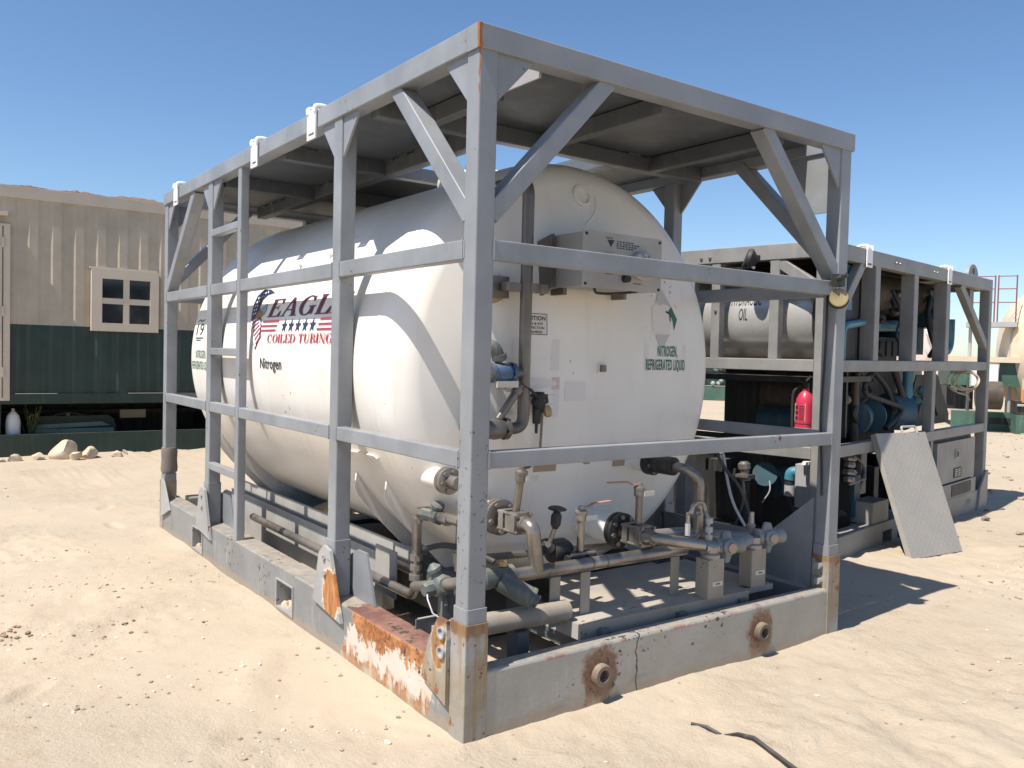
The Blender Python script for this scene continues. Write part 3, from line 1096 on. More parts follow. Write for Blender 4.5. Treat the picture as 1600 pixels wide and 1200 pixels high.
def rc(x0, x1, y0, y1):
    return [(x0, y0), (x1, y0), (x1, y1), (x0, y1)]


def stem(x, wd=0.2, s=0.07):
    return [rc(x, x + wd, 0, 1), rc(x - s, x + wd + s, 0, 0.055), rc(x - s, x + wd + s, 0.945, 1)]


GL = {
    'E': (0.84, stem(0.1) + [rc(0.3, 0.76, 0.94, 1), [(0.70, 0.70), (0.76, 0.70), (0.76, 0.94), (0.60, 0.94)], rc(0.3, 0.80, 0, 0.06), [(0.62, 0.06), (0.80, 0.06), (0.80, 0.32), (0.74, 0.32)],
                             rc(0.3, 0.56, 0.475, 0.535), [(0.52, 0.535), (0.57, 0.535), (0.57, 0.68)], [(0.52, 0.475), (0.57, 0.33), (0.57, 0.475)]]),
    'A': (1.0, [[(0.44, 1), (0.56, 1), (0.92, 0), (0.68, 0)], [(0.44, 1), (0.50, 0.86), (0.19, 0), (0.11, 0)], rc(0.27, 0.68, 0.31, 0.37), rc(0.01, 0.29, 0, 0.05), rc(0.58, 1.0, 0, 0.05)]),
    'G': (1.0, arc(0.47, 0.5, 0.44, 0.52, 0.23, 0.46, 55, 325, 22) + [rc(0.66, 0.86, 0.05, 0.44), rc(0.56, 0.95, 0.42, 0.475), [(0.70, 0.70), (0.76, 0.70), (0.76, 1.0), (0.62, 0.90)]]),
    'L': (0.82, stem(0.1) + [rc(0.3, 0.78, 0, 0.06), [(0.58, 0.06), (0.78, 0.06), (0.78, 0.36), (0.72, 0.36)]]),
    'C': (0.95, arc(0.47, 0.5, 0.44, 0.52, 0.23, 0.46, 50, 315, 22) + [[(0.70, 0.66), (0.77, 0.66), (0.77, 1.0), (0.62, 0.88)]]),
    'O': (0.98, arc(0.49, 0.5, 0.45, 0.52, 0.24, 0.46, 0, 360, 28)),
    'I': (0.42, stem(0.1)),
    'D': (0.98, stem(0.1) + arc(0.40, 0.5, 0.52, 0.5, 0.30, 0.44, -90, 90, 16) + [rc(0.29, 0.41, 0.94, 1), rc(0.29, 0.41, 0, 0.06)]),
    'T': (0.88, [rc(0.34, 0.54, 0, 1), rc(0.25, 0.63, 0, 0.055), rc(0.06, 0.82, 0.94, 1), [(0.06, 0.68), (0.11, 0.68), (0.20, 0.94), (0.06, 0.94)], [(0.77, 0.68), (0.82, 0.68), (0.82, 0.94), (0.68, 0.94)]]),
    'U': (0.98, [rc(0.12, 0.32, 0.30, 1), rc(0.04, 0.40, 0.945, 1), rc(0.72, 0.79, 0.30, 1), rc(0.62, 0.90, 0.945, 1)] + arc(0.455, 0.32, 0.335, 0.34, 0.20, 0.25, 180, 360, 14)),
    'B': (0.9, stem(0.1) + arc(0.40, 0.755, 0.36, 0.245, 0.17, 0.185, -90, 90, 12) + arc(0.42, 0.255, 0.42, 0.255, 0.21, 0.195, -90, 90, 12) + [rc(0.29, 0.43, 0.94, 1), rc(0.29, 0.43, 0, 0.06), rc(0.29, 0.43, 0.48, 0.54)]),
    'N': (1.02, [rc(0.14, 0.21, 0, 1), rc(0.05, 0.30, 0, 0.05), rc(0.80, 0.87, 0, 1), rc(0.70, 0.97, 0.945, 1), [(0.08, 1), (0.30, 1), (0.87, 0), (0.68, 0)]]),
}


def serif(word, y_start, y_end, v0, height, slant=0.0):
    """capital letters along the tank side, running from y_start down to y_end"""
    tot = sum(GL[c][0] if c != ' ' else 0.4 for c in word)
    sc = (y_start - y_end) / tot
    out = []
    x = 0.0
    for c in word:
        if c == ' ':
            x += 0.4
            continue
        adv, polys = GL[c]
        for p in polys:
            out.append(poly_item([(y_start - (x + a) * sc - slant * b * height, v0 + b * height) for a, b in p]))
        x += adv
    return out


decal('lettering', MAROON_P, tank, serif('EAGLE', 2.575, 1.39, 0.272, 0.118, 0.35), side)
# thin light-blue drop edge under the word
decal('lettering', RED_P, tank, serif('COILED TUBING', 2.49, 1.50, 0.110, 0.053), side)
st = []
for k in range(5):
    cu_, cv = 2.235 - k * 0.107, 0.211
    st.append(poly_item([(cu_ - (0.046 if i % 2 == 0 else 0.018) * 1.05 * sin(2 * pi * i / 10) - 0.1 * (0.046 if i % 2 == 0 else 0.018) * cos(2 * pi * i / 10), cv + (0.046 if i % 2 == 0 else 0.018) * cos(2 * pi * i / 10)) for i in range(10)]))
decal('star_row', NAVY_P, tank, st, side)
sb = []
for k in range(3):
    sb.append(rect_item(2.345 + 0.012 * k, 2.62 + 0.012 * k, 0.239 - k * 0.029, 0.251 - k * 0.029))
    sb.append(rect_item(1.43 + 0.012 * k, 1.715 + 0.012 * k, 0.239 - k * 0.029, 0.251 - k * 0.029))
for bar in sb:
    decal('stripe', RED_P, tank, [bar], side)
# eagle head emblem
blue = [(2.574, 0.44), (2.677, 0.469), (2.812, 0.47), (2.883, 0.432), (2.895, 0.369), (2.868, 0.295), (2.85, 0.262), (2.773, 0.293), (2.739, 0.325), (2.767, 0.348), (2.757, 0.392), (2.692, 0.429)]
body = [(2.85, 0.262), (2.829, 0.218), (2.767, 0.143), (2.695, 0.075), (2.659, 0.117), (2.636, 0.153), (2.646, 0.215), (2.673, 0.258), (2.761, 0.276)]
feather = [(2.744, 0.33), (2.63, 0.368), (2.618, 0.321), (2.633, 0.295)]
beak = [(2.78, 0.282), (2.739, 0.325), (2.633, 0.295), (2.673, 0.28), (2.718, 0.259)]
dots = [(2.775, 0.445), (2.739, 0.446), (2.699, 0.45), (2.839, 0.413), (2.802, 0.414), (2.772, 0.422), (2.84, 0.384), (2.806, 0.389), (2.843, 0.356), (2.806, 0.358), (2.841, 0.328), (2.806, 0.332), (2.833, 0.3), (2.801, 0.305)]


def side_lift(d):
    return lambda u, v, k: side(u, v, k + d / 6)


def grow(poly, s):
    cx = sum(p[0] for p in poly) / len(poly)
    cy = sum(p[1] for p in poly) / len(poly)
    return [(cx + (x - cx) * s, cy + (y - cy) * s) for x, y in poly]


decal('emblem', NAVY_P, tank, [poly_item(blue), poly_item(grow(body, 1.10))], side_lift(0.0002))
decal('emblem', FEATH_P, tank, [poly_item(feather)], side_lift(0.001))
decal('emblem', WHITE_P, tank, [poly_item(body)] + [poly_item([(a - 0.011 * cos(g), b_ + 0.008 * sin(g)) for g in [2 * pi * i / 6 for i in range(6)]]) for a, b_ in dots], side_lift(0.001))
strp = []
for k in range(7):
    y0 = 2.845 - k * 0.026
    strp.append(poly_item([(y0 - 0.002, 0.262 - k * 0.026), (y0 - 0.013, 0.250 - k * 0.026), (y0 - 0.125 + 0.006 * k, 0.282 - k * 0.021), (y0 - 0.115 + 0.006 * k, 0.292 - k * 0.021)]))
decal('emblem', RED_P, tank, strp, side_lift(0.0022))
decal('emblem', GOLD_P, tank, [poly_item(beak)], side_lift(0.0032))


def side_text(body_, y0, v0, width, height, mat, bold=0.0):
    vs, fs = text_mesh(body_, width, height, bold)
    vs = [(y0 - a, v0 + b_) for a, b_ in vs]
    decal('lettering', mat, tank, [(vs, fs)], side)


side_text('Nitrogen', 2.59, -0.05, 0.365, 0.066, BLACK_P, 0.012)
side_text('19', 4.06, 0.165, 0.17, 0.09, BLACK_P, -0.01)
decal('lettering', BLACK_P, tank, [rect_item(3.86, 4.06, 0.140, 0.147), rect_item(3.92, 4.04, 0.124, 0.130), poly_item([(4.08, 0.272), (4.03, 0.290), (3.97, 0.276), (3.90, 0.290), (3.90, 0.283), (3.97, 0.268), (4.03, 0.281), (4.08, 0.264)])], side)
side_text('NITROGEN,', 4.02, -0.008, 0.26, 0.058, GREEN_P, 0.01)
side_text('REFRIGERATED LIQUID', 4.12, -0.092, 0.44, 0.058, GREEN_P, 0.01)


def front(u, v, k):
    return Vector((u, head_y(u, v) - 0.003 - k * 6, v))


def front_text(body_, x0, z0_, width, height, mat, bold=0.0):
    vs, fs = text_mesh(body_, width, height, bold)
    decal('lettering', mat, tank, [([(x0 + a, z0_ + b_) for a, b_ in vs], fs)], front)


decal('sticker', FADED_P, tank, [rect_item(1.60, 1.99, 1.425, 1.585)], lambda u, v, k: front(u, v, 0) + Vector((0, 0.0015, 0)))
front_text('NITROGEN,', 1.712, 1.515, 0.190, 0.060, GREEN_P, 0.02)
front_text('REFRIGERATED LIQUID', 1.610, 1.437, 0.370, 0.060, GREEN_P, 0.02)
# caution notice with its ruled border
decal('sticker', FADED_P, tank, [rect_item(0.745, 0.903, 1.605, 1.712)], lambda u, v, k: front(u, v, 0) + Vector((0, 0.0015, 0)))
bd = [rect_item(0.745, 0.903, 1.605, 1.608), rect_item(0.745, 0.903, 1.709, 1.712), rect_item(0.745, 0.749, 1.608, 1.709), rect_item(0.900, 0.903, 1.608, 1.709)]
decal('lettering', BLACK_P, tank, bd, front)
front_text('CAUTION', 0.756, 1.678, 0.136, 0.022, BLACK_P, 0.02)
for i, t_ in enumerate(('SKIN & EYE', 'PROTECTION', 'REQUIRED')):
    wd = (0.10, 0.115, 0.095)[i]
    front_text(t_, 0.826 - wd / 2, 1.655 - i * 0.021, wd, 0.0125, BLACK_P, 0.015)
# faded stickers on the head
for st_ in (rect_item(0.70, 0.98, 1.425, 1.585), rect_item(0.625, 0.985, 1.19, 1.325), rect_item(1.02, 1.16, 1.27, 1.37)):
    decal('sticker', FADED_P, tank, [st_], lambda u, v, k: front(u, v, k) + Vector((0, 0.0015, 0)))
decal('sticker', PINK_P, tank, [rect_item(0.625, 0.985, 1.328, 1.392)], lambda u, v, k: front(u, v, 0) + Vector((0, 0.0012, 0)))
decal('sticker', FADED_P, tank, [poly_item([(0.805 + 0.165 * cos(g), 1.36 + 0.027 * sin(g)) for g in [2 * pi * i / 26 for i in range(26)]])], front, 0.02)
ln = [rect_item(0.66 + 0.01 * (i % 3), 0.95 - 0.02 * (i % 4), 1.205 + i * 0.012, 1.208 + i * 0.012) for i in range(9)]
decal('lettering', GREYP_P, tank, ln, front, 0)
# torn hazard diamond: pale remains and a green tip
for st_ in (poly_item([(1.735, 1.915), (1.72, 1.86), (1.70, 1.82), (1.735, 1.80), (1.78, 1.815), (1.83, 1.80), (1.86, 1.785), (1.80, 1.85)]), poly_item([(1.69, 1.635), (1.83, 1.640), (1.79, 1.60), (1.755, 1.535)])):
    decal('sticker', GREYP_P, tank, [st_], front, 0.02)
decal('sticker', FADED_P, tank, [poly_item([(1.70, 1.815), (1.665, 1.79), (1.665, 1.66), (1.73, 1.635), (1.80, 1.65), (1.83, 1.66), (1.845, 1.74), (1.80, 1.79)])], lambda u, v, k: front(u, v, k) + Vector((0, 0.001, 0)), 0.02)
decal('sticker', GREEN_P, tank, [poly_item([(1.845, 1.80), (1.90, 1.73), (1.868, 1.665), (1.858, 1.72), (1.815, 1.77)])], front, 0.02)
decal('sticker', BLACK_P, tank, [poly_item([(1.79, 1.775), (1.835, 1.765), (1.838, 1.715), (1.828, 1.715), (1.824, 1.755), (1.79, 1.765)])], front, 0.02)
# small port on the head
q = MB()
q.prism([(1.235, 1.415), (1.285, 1.415), (1.285, 1.467), (1.235, 1.467)], (0, 0.664, 0), (1, 0, 0), (0, 0, 1), -0.012)
q.build('port', TANKM, tank)
MB().prism([(1.243, 1.423), (1.277, 1.423), (1.277, 1.459), (1.243, 1.459)], (0, 0.662, 0), (1, 0, 0), (0, 0, 1), 0.012).build('port_plug', STEELD, tank)
# lifting-eye boss near the top of the head
q = MB()
yh = head_y(1.175, 2.36)
q.lathe([(-0.02, 0.062), (0.012, 0.062), (0.016, 0.056), (0.016, 0.045), (-0.01, 0.042)], (1.185, yh, 2.355), (0, -1, 0.25), 28, cap=False)
q.pipe([(1.255, head_y(1.255, 2.43), 2.43), (1.29, head_y(1.29, 2.36), 2.36), (1.27, head_y(1.27, 2.27), 2.27), (1.19, head_y(1.19, 2.20), 2.20)], 0.008, 0.05, 8)
q.pipe([(1.10, head_y(1.10, 2.115), 2.115), (1.21, head_y(1.21, 2.10), 2.10)], 0.005, 0.05, 8)
q.build('eye_boss', TANKM, tank)
# bare patches where old labels came off
for x0, x1, zt_ in ((0.86, 1.00, 0.905), (1.18, 1.225, 0.93), (1.395, 1.49, 0.905)):
    decal('bare_patch', TAN, tank, [rect_item(x0, x1, zt_, 1.02)], front, 0.02)
# manway and small fittings on top
q = MB()
q.lathe([(-0.04, 0.30), (0.02, 0.30), (0.05, 0.27), (0.07, 0.10), (0.072, 0.0)], (XC, 1.75, ZC + R), (0, 0, 1), 32, cap=False)
q.build('manway_cover', TANKM, tank)
q = MB()
q.cyl((0.72, 1.15, 2.35), (0.72, 1.15, 2.54), 0.022)
q.cyl((0.70, 1.15, 2.50), (0.74, 1.15, 2.50), 0.03)
q.build('top_fitting', DARK, tank)
# small weld stubs and bright skirt clips on the tank side
q = MB()
for ch in (((1.518, -0.474), (1.341, -0.469)), ((1.268, -0.471), (1.162, -0.466), (1.131, -0.48)), ((3.92, -0.474), (3.75, -0.470))):
    pts = []
    for (ya, va), (yb_, vb) in zip(ch, ch[1:]):
        for k in range(5):
            pts.append(side(ya + (yb_ - ya) * k / 5, va + (vb - va) * k / 5, 0.0006))
    pts.append(side(*ch[-1], 0.0006))
    q.tube(pts, 0.0065, 6)
q.build('skirt_weld', TANKM, tank)
q = MB()
for yy, vv in ((2.35, 0.62), (1.95, 0.66), (2.9, 0.55)):
    p = side(yy, vv, 0)
    q.lathe([(0, 0.012), (0.018, 0.012)], p, p - Vector((XC, yy, ZC)), 8)
q.build('lug_stub', TANKM, tank)

# white saddle ribs standing off the tank's underside, and support beams below them
for yy in (1.16, 1.51, 3.55, 3.90):
    for sg in (1, -1):
        out = [(0.248, 0.758), (0.270, 0.713), (0.340, 0.630), (0.490, 0.480), (0.655, 0.310)]
        arcp = []
        for k in range(13):
            a = radians(210.5 + 52 * k / 12)
            arcp.append((XC + (R - 0.012) * cos(a), ZC + (R - 0.012) * sin(a)))
        pl = [arcp[0]] + out + [(0.70, 0.262), (0.82, 0.262)] + arcp[::-1][:-1]
        if sg < 0:
            pl = [(2 * XC - x, z) for x, z in pl]
        MB().prism(pl, (0, yy, 0), (1, 0, 0), (0, 0, 1), -0.014).build('saddle_rib', TANKM, skid, 20)
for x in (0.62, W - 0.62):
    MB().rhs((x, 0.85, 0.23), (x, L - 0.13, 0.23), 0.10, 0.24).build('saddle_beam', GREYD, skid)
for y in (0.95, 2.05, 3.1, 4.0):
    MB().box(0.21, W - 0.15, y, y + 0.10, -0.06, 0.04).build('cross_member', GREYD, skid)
# sheet panels along the left
for x, ya, yb_, za, zb_ in ((0.505, 1.30, 4.25, 0.30, 0.435), (0.440, 1.54, 4.2, 0.05, 0.362)):
    MB().box(x, x + 0.008, ya, yb_, za, zb_).build('side_panel', SHEET, skid)
MB().box(0.44, 0.513, 1.531, 1.538, 0.05, 0.362).build('side_panel', SHEET, skid)
MB().box(0.385, 0.392, 1.28, 1.52, 0.18, 0.435).build('side_panel', SHEET, skid)
# inner side plate of the right beam
MB().prism([(0.11, BT), (1.25, BT), (1.25, 0.49), (0.42, 0.49), (0.11, 0.75)], (W - 0.10, 0, 0), (0, 1, 0), (0, 0, 1), 0.014).build('side_panel', GREY, skid)

# ================================================================== PIPING AT THE FRONT HEAD


SHIFT_X = 0.0


def part(mb, name, mat, parent=None):
    o = mb.build(name, mat, parent or skid)
    if parent is None:
        o.location.x = SHIFT_X
    return o


YV = 0.615      # plane of the pipe run in front of the head
SHIFT_X = -0.067
# tall vertical vent pipe with bottom elbow
part(MB().pipe([(0.775, 0.90, 2.355), (0.775, YV, 2.355), (0.775, YV, 1.145), (0.655, YV, 1.145)], 0.030, 0.09, 18), 'vent_pipe', STEELD)
part(MB().lathe([(0, 0.0335), (0.035, 0.0335)], (0.775, YV, 1.95), (0, 0, 1), 18), 'pipe_collar', STEELD)
# clamp bracket
SHIFT_X = -0.030
part(MB().prism([(0.565, 1.775), (0.675, 1.775), (0.675, 1.88), (0.565, 1.88)], (0, 0.672, 0), (1, 0, 0), (0, 0, 1), -0.035), 'bracket_plate', STEELD)
q = MB()
q.box(0.62, 0.74, YV - 0.004, 0.66, 1.808, 1.85)
q.lathe([(0, 0.040), (0.042, 0.040)], (0.775, YV, 1.808), (0, 0, 1), 18)
q.box(0.80, 0.865, YV - 0.012, YV + 0.012, 1.806, 1.85)
part(q, 'pipe_clamp', FORGED)
decal('rust_halo', paint('halo_rust', (0.46, 0.33, 0.20), 0.7, mottle=0.35), tank, [poly_item([(0.59 + (0.070 + 0.010 * sin(5.3 * g)) * (abs(cos(g)) ** 0.4 * (1 if cos(g) > 0 else -1)), 1.825 + (0.066 + 0.012 * sin(7.1 * g)) * (abs(sin(g)) ** 0.4 * (1 if sin(g) > 0 else -1))) for g in [2 * pi * i / 40 for i in range(40)]])], lambda u, v, k: front(u, v, 0) + Vector((0, 0.001, 0)), 0.02)

SHIFT_X = 0.0
# control box: body, face plate, dial, gauge, feet
cb = part(MB().box(1.02, 1.535, 0.42, 0.64, 1.865, 2.125), 'control_box', PALEBOX)
cb.location = (-0.122, 0, -0.022)
cb.data.materials[0] = paint('control_box_grey', (0.30, 0.295, 0.28), 0.5)
part(MB().box(1.012, 1.543, 0.412, 0.4195, 1.857, 2.133), 'face_plate', paint('face_plate_grey', (0.36, 0.345, 0.32), 0.5), cb)
dl = part(MB().lathe([(0, 0.072), (0.03, 0.072), (0.038, 0.064), (0.038, 0.046), (0.02, 0.044)], (1.385, 0.4115, 1.985), (0, -1, 0), 36, cap=False), 'dial_ring', PALEBOX, cb)
part(MB().lathe([(0, 0.046), (0.018, 0.044), (0.018, 0.0)], (1.385, 0.4115, 1.985), (0, -1, 0), 28, cap=False), 'dial_face', DARK, cb)
part(MB().bolts((1.385, 0.374, 1.985), (0, -1, 0), 0.055, 8, 0.006, 0.006), 'bolt', FORGED, cb)
part(MB().lathe([(0, 0.040), (0.02, 0.040), (0.024, 0.034), (0.016, 0.032), (0.016, 0)], (1.17, 0.4115, 1.985), (0, -1, 0), 28, cap=False), 'gauge', WHITE, cb)
q = MB()
q.lathe([(0, 0.02), (0.03, 0.02)], (1.285, 0.4115, 1.915), (0, -1, 0), 12)
q.pipe([(1.285, 0.40, 1.915), (1.30, 0.385, 1.945), (1.33, 0.38, 1.97)], 0.010, 0.02, 8)
part(q, 'valve_knob', DARK, cb)
q = MB()
for px, pz in ((1.03, 2.115), (1.525, 2.115), (1.03, 1.875), (1.525, 1.875)):
    q.lathe([(0, 0.008), (0.006, 0.006)], (px, 0.4115, pz), (0, -1, 0), 8)
part(q, 'screw', DARK, cb)
for fx in (1.05, 1.46):
    part(MB().box(fx, fx + 0.022, 0.60, 0.70, 1.83, 1.8645), 'foot', STEELD, cb)
part(MB().prism([(0.62, 2.13), (0.74, 2.10), (0.72, 1.82), (0.62, 1.86)], (0.985, 0, 0), (0, 1, 0), (0, 0, 1), 0.018), 'mounting_plate', STEELD, cb)
part(MB().pipe([(1.13, 0.46, 1.862), (1.14, 0.46, 1.838), (1.22, 0.46, 1.838), (1.34, 0.46, 1.85), (1.42, 0.46, 1.862)], 0.007, 0.03, 8), 'cable', DARK, cb)
# printed face: warning triangle and text lines
fy = 0.4105


def face_map(u, v, k):
    return Vector((u, fy - k * 6, v))


decal('lettering', BLACK_P, cb, [poly_item([(1.165, 2.098), (1.212, 2.098), (1.189, 2.062)])], face_map, 0)
for i, wd in enumerate((0.13, 0.165, 0.15, 0.12)):
    decal('lettering', BLACK_P, cb, [rect_item(1.225 + j * 0.02 + (0.004 if (i + j) % 3 == 0 else 0), 1.225 + j * 0.02 + 0.015, 2.091 - i * 0.0105, 2.0965 - i * 0.0105) for j in range(int(wd / 0.02))], face_map, 0)
decal('lettering', BLACK_P, cb, [rect_item(1.155, 1.205, 1.93, 1.934), rect_item(1.345, 1.40, 1.893, 1.897), rect_item(1.155, 1.20, 2.105, 2.109)], face_map, 0)


def ball_valve(c, axis, r, mat, name='ball_valve', n=6):
    """flanged ball valve body along axis"""
    ax = Vector(axis).normalized()
    v = part(MB().lathe([(-0.07, r * 0.9), (-0.07, r * 1.25), (-0.05, r * 1.25), (-0.05, r), (-0.03, r * 1.1), (0, r * 1.22), (0.03, r * 1.1), (0.05, r), (0.05, r * 1.25), (0.07, r * 1.25), (0.07, r * 0.9)], c, ax, 20), name, mat)
    b = MB()
    for t in (-0.075, 0.05):
        b.bolts(Vector(c) + ax * t, ax, r * 1.05, n, 0.009, 0.024)
    part(b, 'bolt', FORGED, v)
    return v


def lever_valve(c, axis, r, mat, stem_to, handle_dir, hl=0.2, hmat=COPPER, block=True):
    """three-piece square-block ball valve with extended stem and lever"""
    ax = Vector(axis).normalized()
    c = Vector(c)
    a = Vector((0, 0, 1)) if abs(ax.z) < 0.9 else Vector((1, 0, 0))
    u = ax.cross(a).normalized()
    q = MB()
    for t in (-0.045, 0.0, 0.045):
        hw = r * (1.45 if t else 1.25)
        q.rhs(c + ax * (t - 0.018), c + ax * (t + 0.018), hw * 2, hw * 2, r=r * 0.4)
    q.lathe([(-0.085, r * 1.05), (0.085, r * 1.05)], c, ax, 16)
    v = part(q, 'ball_valve', mat)
    b = MB()
    for sa in (-1, 1):
        for sb_ in (-1, 1):
            p = c + u * (sa * r * 1.15) + ax.cross(u) * (sb_ * r * 1.15)
            b.cyl(p - ax * 0.075, p + ax * 0.075, 0.008, 8)
    part(b, 'bolt', FORGED, v)
    s = Vector(stem_to)
    part(MB().cyl(c, s, 0.0175, 14), 'stem', STEEL, v)
    d = (s - c).normalized()
    q = MB().lathe([(-0.035, 0.024), (-0.03, 0.027), (0.0, 0.027), (0.0, 0.03), (0.012, 0.03), (0.02, 0.016), (0.035, 0.014)], s, d, 14)
    part(q, 'stem_cap', FORGED, v)
    hd = Vector(handle_dir).normalized()
    ring = [(-0.012, -0.003), (0.012, -0.003), (0.012, 0.003), (-0.012, 0.003)]
    part(MB().sweep([s + d * 0.024, s + d * 0.026 + hd * 0.04, s + d * 0.040 + hd * 0.07, s + d * 0.042 + hd * hl], ring, up=d), 'handle', hmat, v)
    tagp = MB().box(s.x + 0.005, s.x + 0.075, s.y - 0.032, s.y - 0.028, s.z - 0.032, s.z - 0.008)
    part(tagp, 'tag', LABEL, v)
    return v


SHIFT_X = -0.060
# upper left group on the vent pipe: green elbow, blue ball valve, lower valve with slanted stem
q = MB()
q.pipe([(0.55, 0.95, 1.545), (0.55, YV + 0.06, 1.545), (0.585, YV, 1.545), (0.625, YV, 1.47)], 0.030, 0.055, 16)
q.lathe([(-0.012, 0.037), (0.012, 0.037)], (0.617, YV, 1.488), (0.3, 0, -1), 16)
part(q, 'elbow', GREENV)
part(MB().pipe([(0.54, 0.95, 1.415), (0.54, YV, 1.415), (0.776, YV, 1.415)], 0.024, 0.05), 'branch_pipe', STEELD)
ball_valve((0.63, YV, 1.415), (1, 0, 0), 0.040, paint('blue_valve_body', (0.07, 0.13, 0.24), 0.45, mottle=0.3), n=5)
part(MB().lathe([(0, 0.046), (0.05, 0.046), (0.055, 0.035), (0.09, 0.035)], (0.535, YV, 1.415), (1, 0, 0), 18), 'hex_union', FORGED)
part(MB().box(0.575, 0.70, YV - 0.05, YV - 0.04, 1.345, 1.375), 'tag', LABEL)
v = ball_valve((0.60, YV, 1.145), (1, 0, 0), 0.043, FORGED, n=5)
part(MB().cyl((0.62, YV, 1.19), (0.72, YV - 0.02, 1.335), 0.020, 14), 'stem', STEEL, v)
part(MB().lathe([(0, 0.026), (0.03, 0.028), (0.034, 0.016), (0.05, 0.014)], (0.705, YV - 0.018, 1.315), (0.55, -0.1, 0.8), 14), 'stem_cap', FORGED, v)
part(MB().sweep([(0.735, YV - 0.02, 1.355), (0.79, YV - 0.025, 1.335), (0.845, YV - 0.03, 1.285)], [(-0.013, -0.003), (0.013, -0.003), (0.013, 0.003), (-0.013, 0.003)]), 'handle', DARK, v)
part(MB().pipe([(0.515, 0.95, 1.145), (0.515, YV, 1.145), (0.56, YV, 1.145)], 0.026, 0.05), 'branch_pipe', FORGED)
# black regulator with brass cap and sense line
q = MB()
q.lathe([(-0.05, 0.026), (-0.03, 0.034), (0.03, 0.034), (0.05, 0.024)], (0.875, 0.63, 1.27), (0, 0, 1), 18)
q.lathe([(0, 0.045), (0.014, 0.045)], (0.875, 0.63, 1.295), (0, 0, 1), 18)
q.cyl((0.84, 0.63, 1.27), (0.92, 0.63, 1.28), 0.02)
q.lathe([(0, 0.024), (-0.07, 0.02), (-0.075, 0.008), (-0.12, 0.007)], (0.855, 0.62, 1.235), (0, 0, 1), 14)
reg = part(q, 'regulator', BLACK)
part(MB().lathe([(0, 0.012), (0.02, 0.022), (0.05, 0.02), (0.06, 0.01)], (0.90, 0.60, 1.255), (0.1, -0.2, -1), 14), 'regulator_cap', BRASS, reg)
part(MB().cyl((0.925, 0.66, 1.27), (0.925, 0.68, 0.95), 0.0065, 8), 'sense_line', STEELD)


SHIFT_X = 0.0
# white nozzle stubs with clamped flanges
def nozzle(c0, length, r, rf, mat=WHITE, nb=6, fm=FORGED):
    c0 = Vector(c0)
    st_ = part(MB().lathe([(0, r), (length, r)], c0, (0, -1, 0), 28), 'nozzle', mat, tank)
    fl = part(MB().lathe([(0, rf), (0.018, rf), (0.022, rf - 0.008), (0.024, rf - 0.008), (0.028, rf), (0.046, rf), (0.05, rf - 0.02), (0.05, 0.03)], c0 + Vector((0, -length, 0)), (0, -1, 0), 32, cap=False), 'flange', fm, tank)
    part(MB().bolts(c0 + Vector((0, -length - 0.05, 0)), (0, -1, 0), rf - 0.018, nb, 0.012, 0.012), 'bolt', FORGED, tank)
    return c0.y - length - 0.05


nozzle((0.335, 1.05, 0.90), 0.33, 0.052, 0.064)
yn2 = nozzle((0.515, 0.85, 0.742), 0.30, 0.060, 0.085, fm=STEELD, nb=5)
yn3 = nozzle((1.235, 0.85, 0.615), 0.36, 0.078, 0.092, fm=DARK, nb=8)
yn4 = nozzle((1.60, 0.86, 0.925), 0.22, 0.055, 0.066, fm=DARK, nb=6)
# conical reducers sticking out of the flanges
part(MB().lathe([(0, 0.045), (0.03, 0.043), (0.10, 0.030)], (1.235, yn3, 0.615), (0, -1, 0), 20), 'reducer', DARK)
part(MB().lathe([(0, 0.05), (0.14, 0.05), (0.15, 0.03)], (1.60, yn4, 0.925), (0, -1, 0), 20), 'pipe_cap', DARK)
part(MB().pipe([(0.335, 0.675, 0.90), (0.335, 0.60, 0.90)], 0.03), 'nozzle_plug', FORGED)

# N2: valve, elbow down, tee on the main cross pipe
lever_valve((0.515, 0.40, 0.742), (0, 1, 0), 0.034, FORGED, (0.515, 0.36, 0.965), (0.9, 0.25, 0.0), 0.17, STEELD)
YP = 0.30
part(MB().pipe([(0.515, 0.34, 0.742), (0.515, 0.265, 0.742), (0.545, 0.265, 0.545)], 0.033, 0.075, 18), 'drop_pipe', STEEL)
main = part(MB().pipe([(0.40, 0.265, 0.535), (1.50, 0.265, 0.53)], 0.031, 0.05, 18), 'main_pipe', STEEL)
q = MB()
for x in (0.60, 0.86, 0.95):
    q.lathe([(-0.004, 0.0325), (0.004, 0.0325)], (x, 0.265, 0.533), (1, 0, 0), 18)
q.lathe([(0, 0.034), (0.006, 0.034)], (0.545, 0.265, 0.66), (0, 0, 1), 18)
part(q, 'weld_bead', STEELD, main)
# Y strainer left of the tee, unions, then the pipe passes behind the corner post
sy = part(MB().lathe([(0, 0.03), (0.015, 0.046), (0.05, 0.046), (0.06, 0.042), (0.12, 0.042), (0.14, 0.048), (0.17, 0.048), (0.18, 0.03)], (0.235, 0.265, 0.54), (1, 0, 0), 20), 'strainer', GREENV)
part(MB().lathe([(0, 0.04), (0.02, 0.045), (0.15, 0.047), (0.152, 0.05), (0.165, 0.05), (0.167, 0.03), (0.19, 0.03)], (0.33, 0.25, 0.53), (0.72, -0.50, -0.48), 22), 'strainer_leg', GREENV, sy)
part(MB().lathe([(0, 0.018), (0.02, 0.016)], (0.36, 0.265, 0.585), (0, 0, 1), 10), 'strainer_plug', BRASS, sy)
part(MB().pipe([(0.27, 0.265, 0.54), (0.215, 0.32, 0.525), (0.217, 0.55, 0.452), (0.33, 0.98, 0.33)], 0.026, 0.06, 16), 'main_pipe', FORGED)
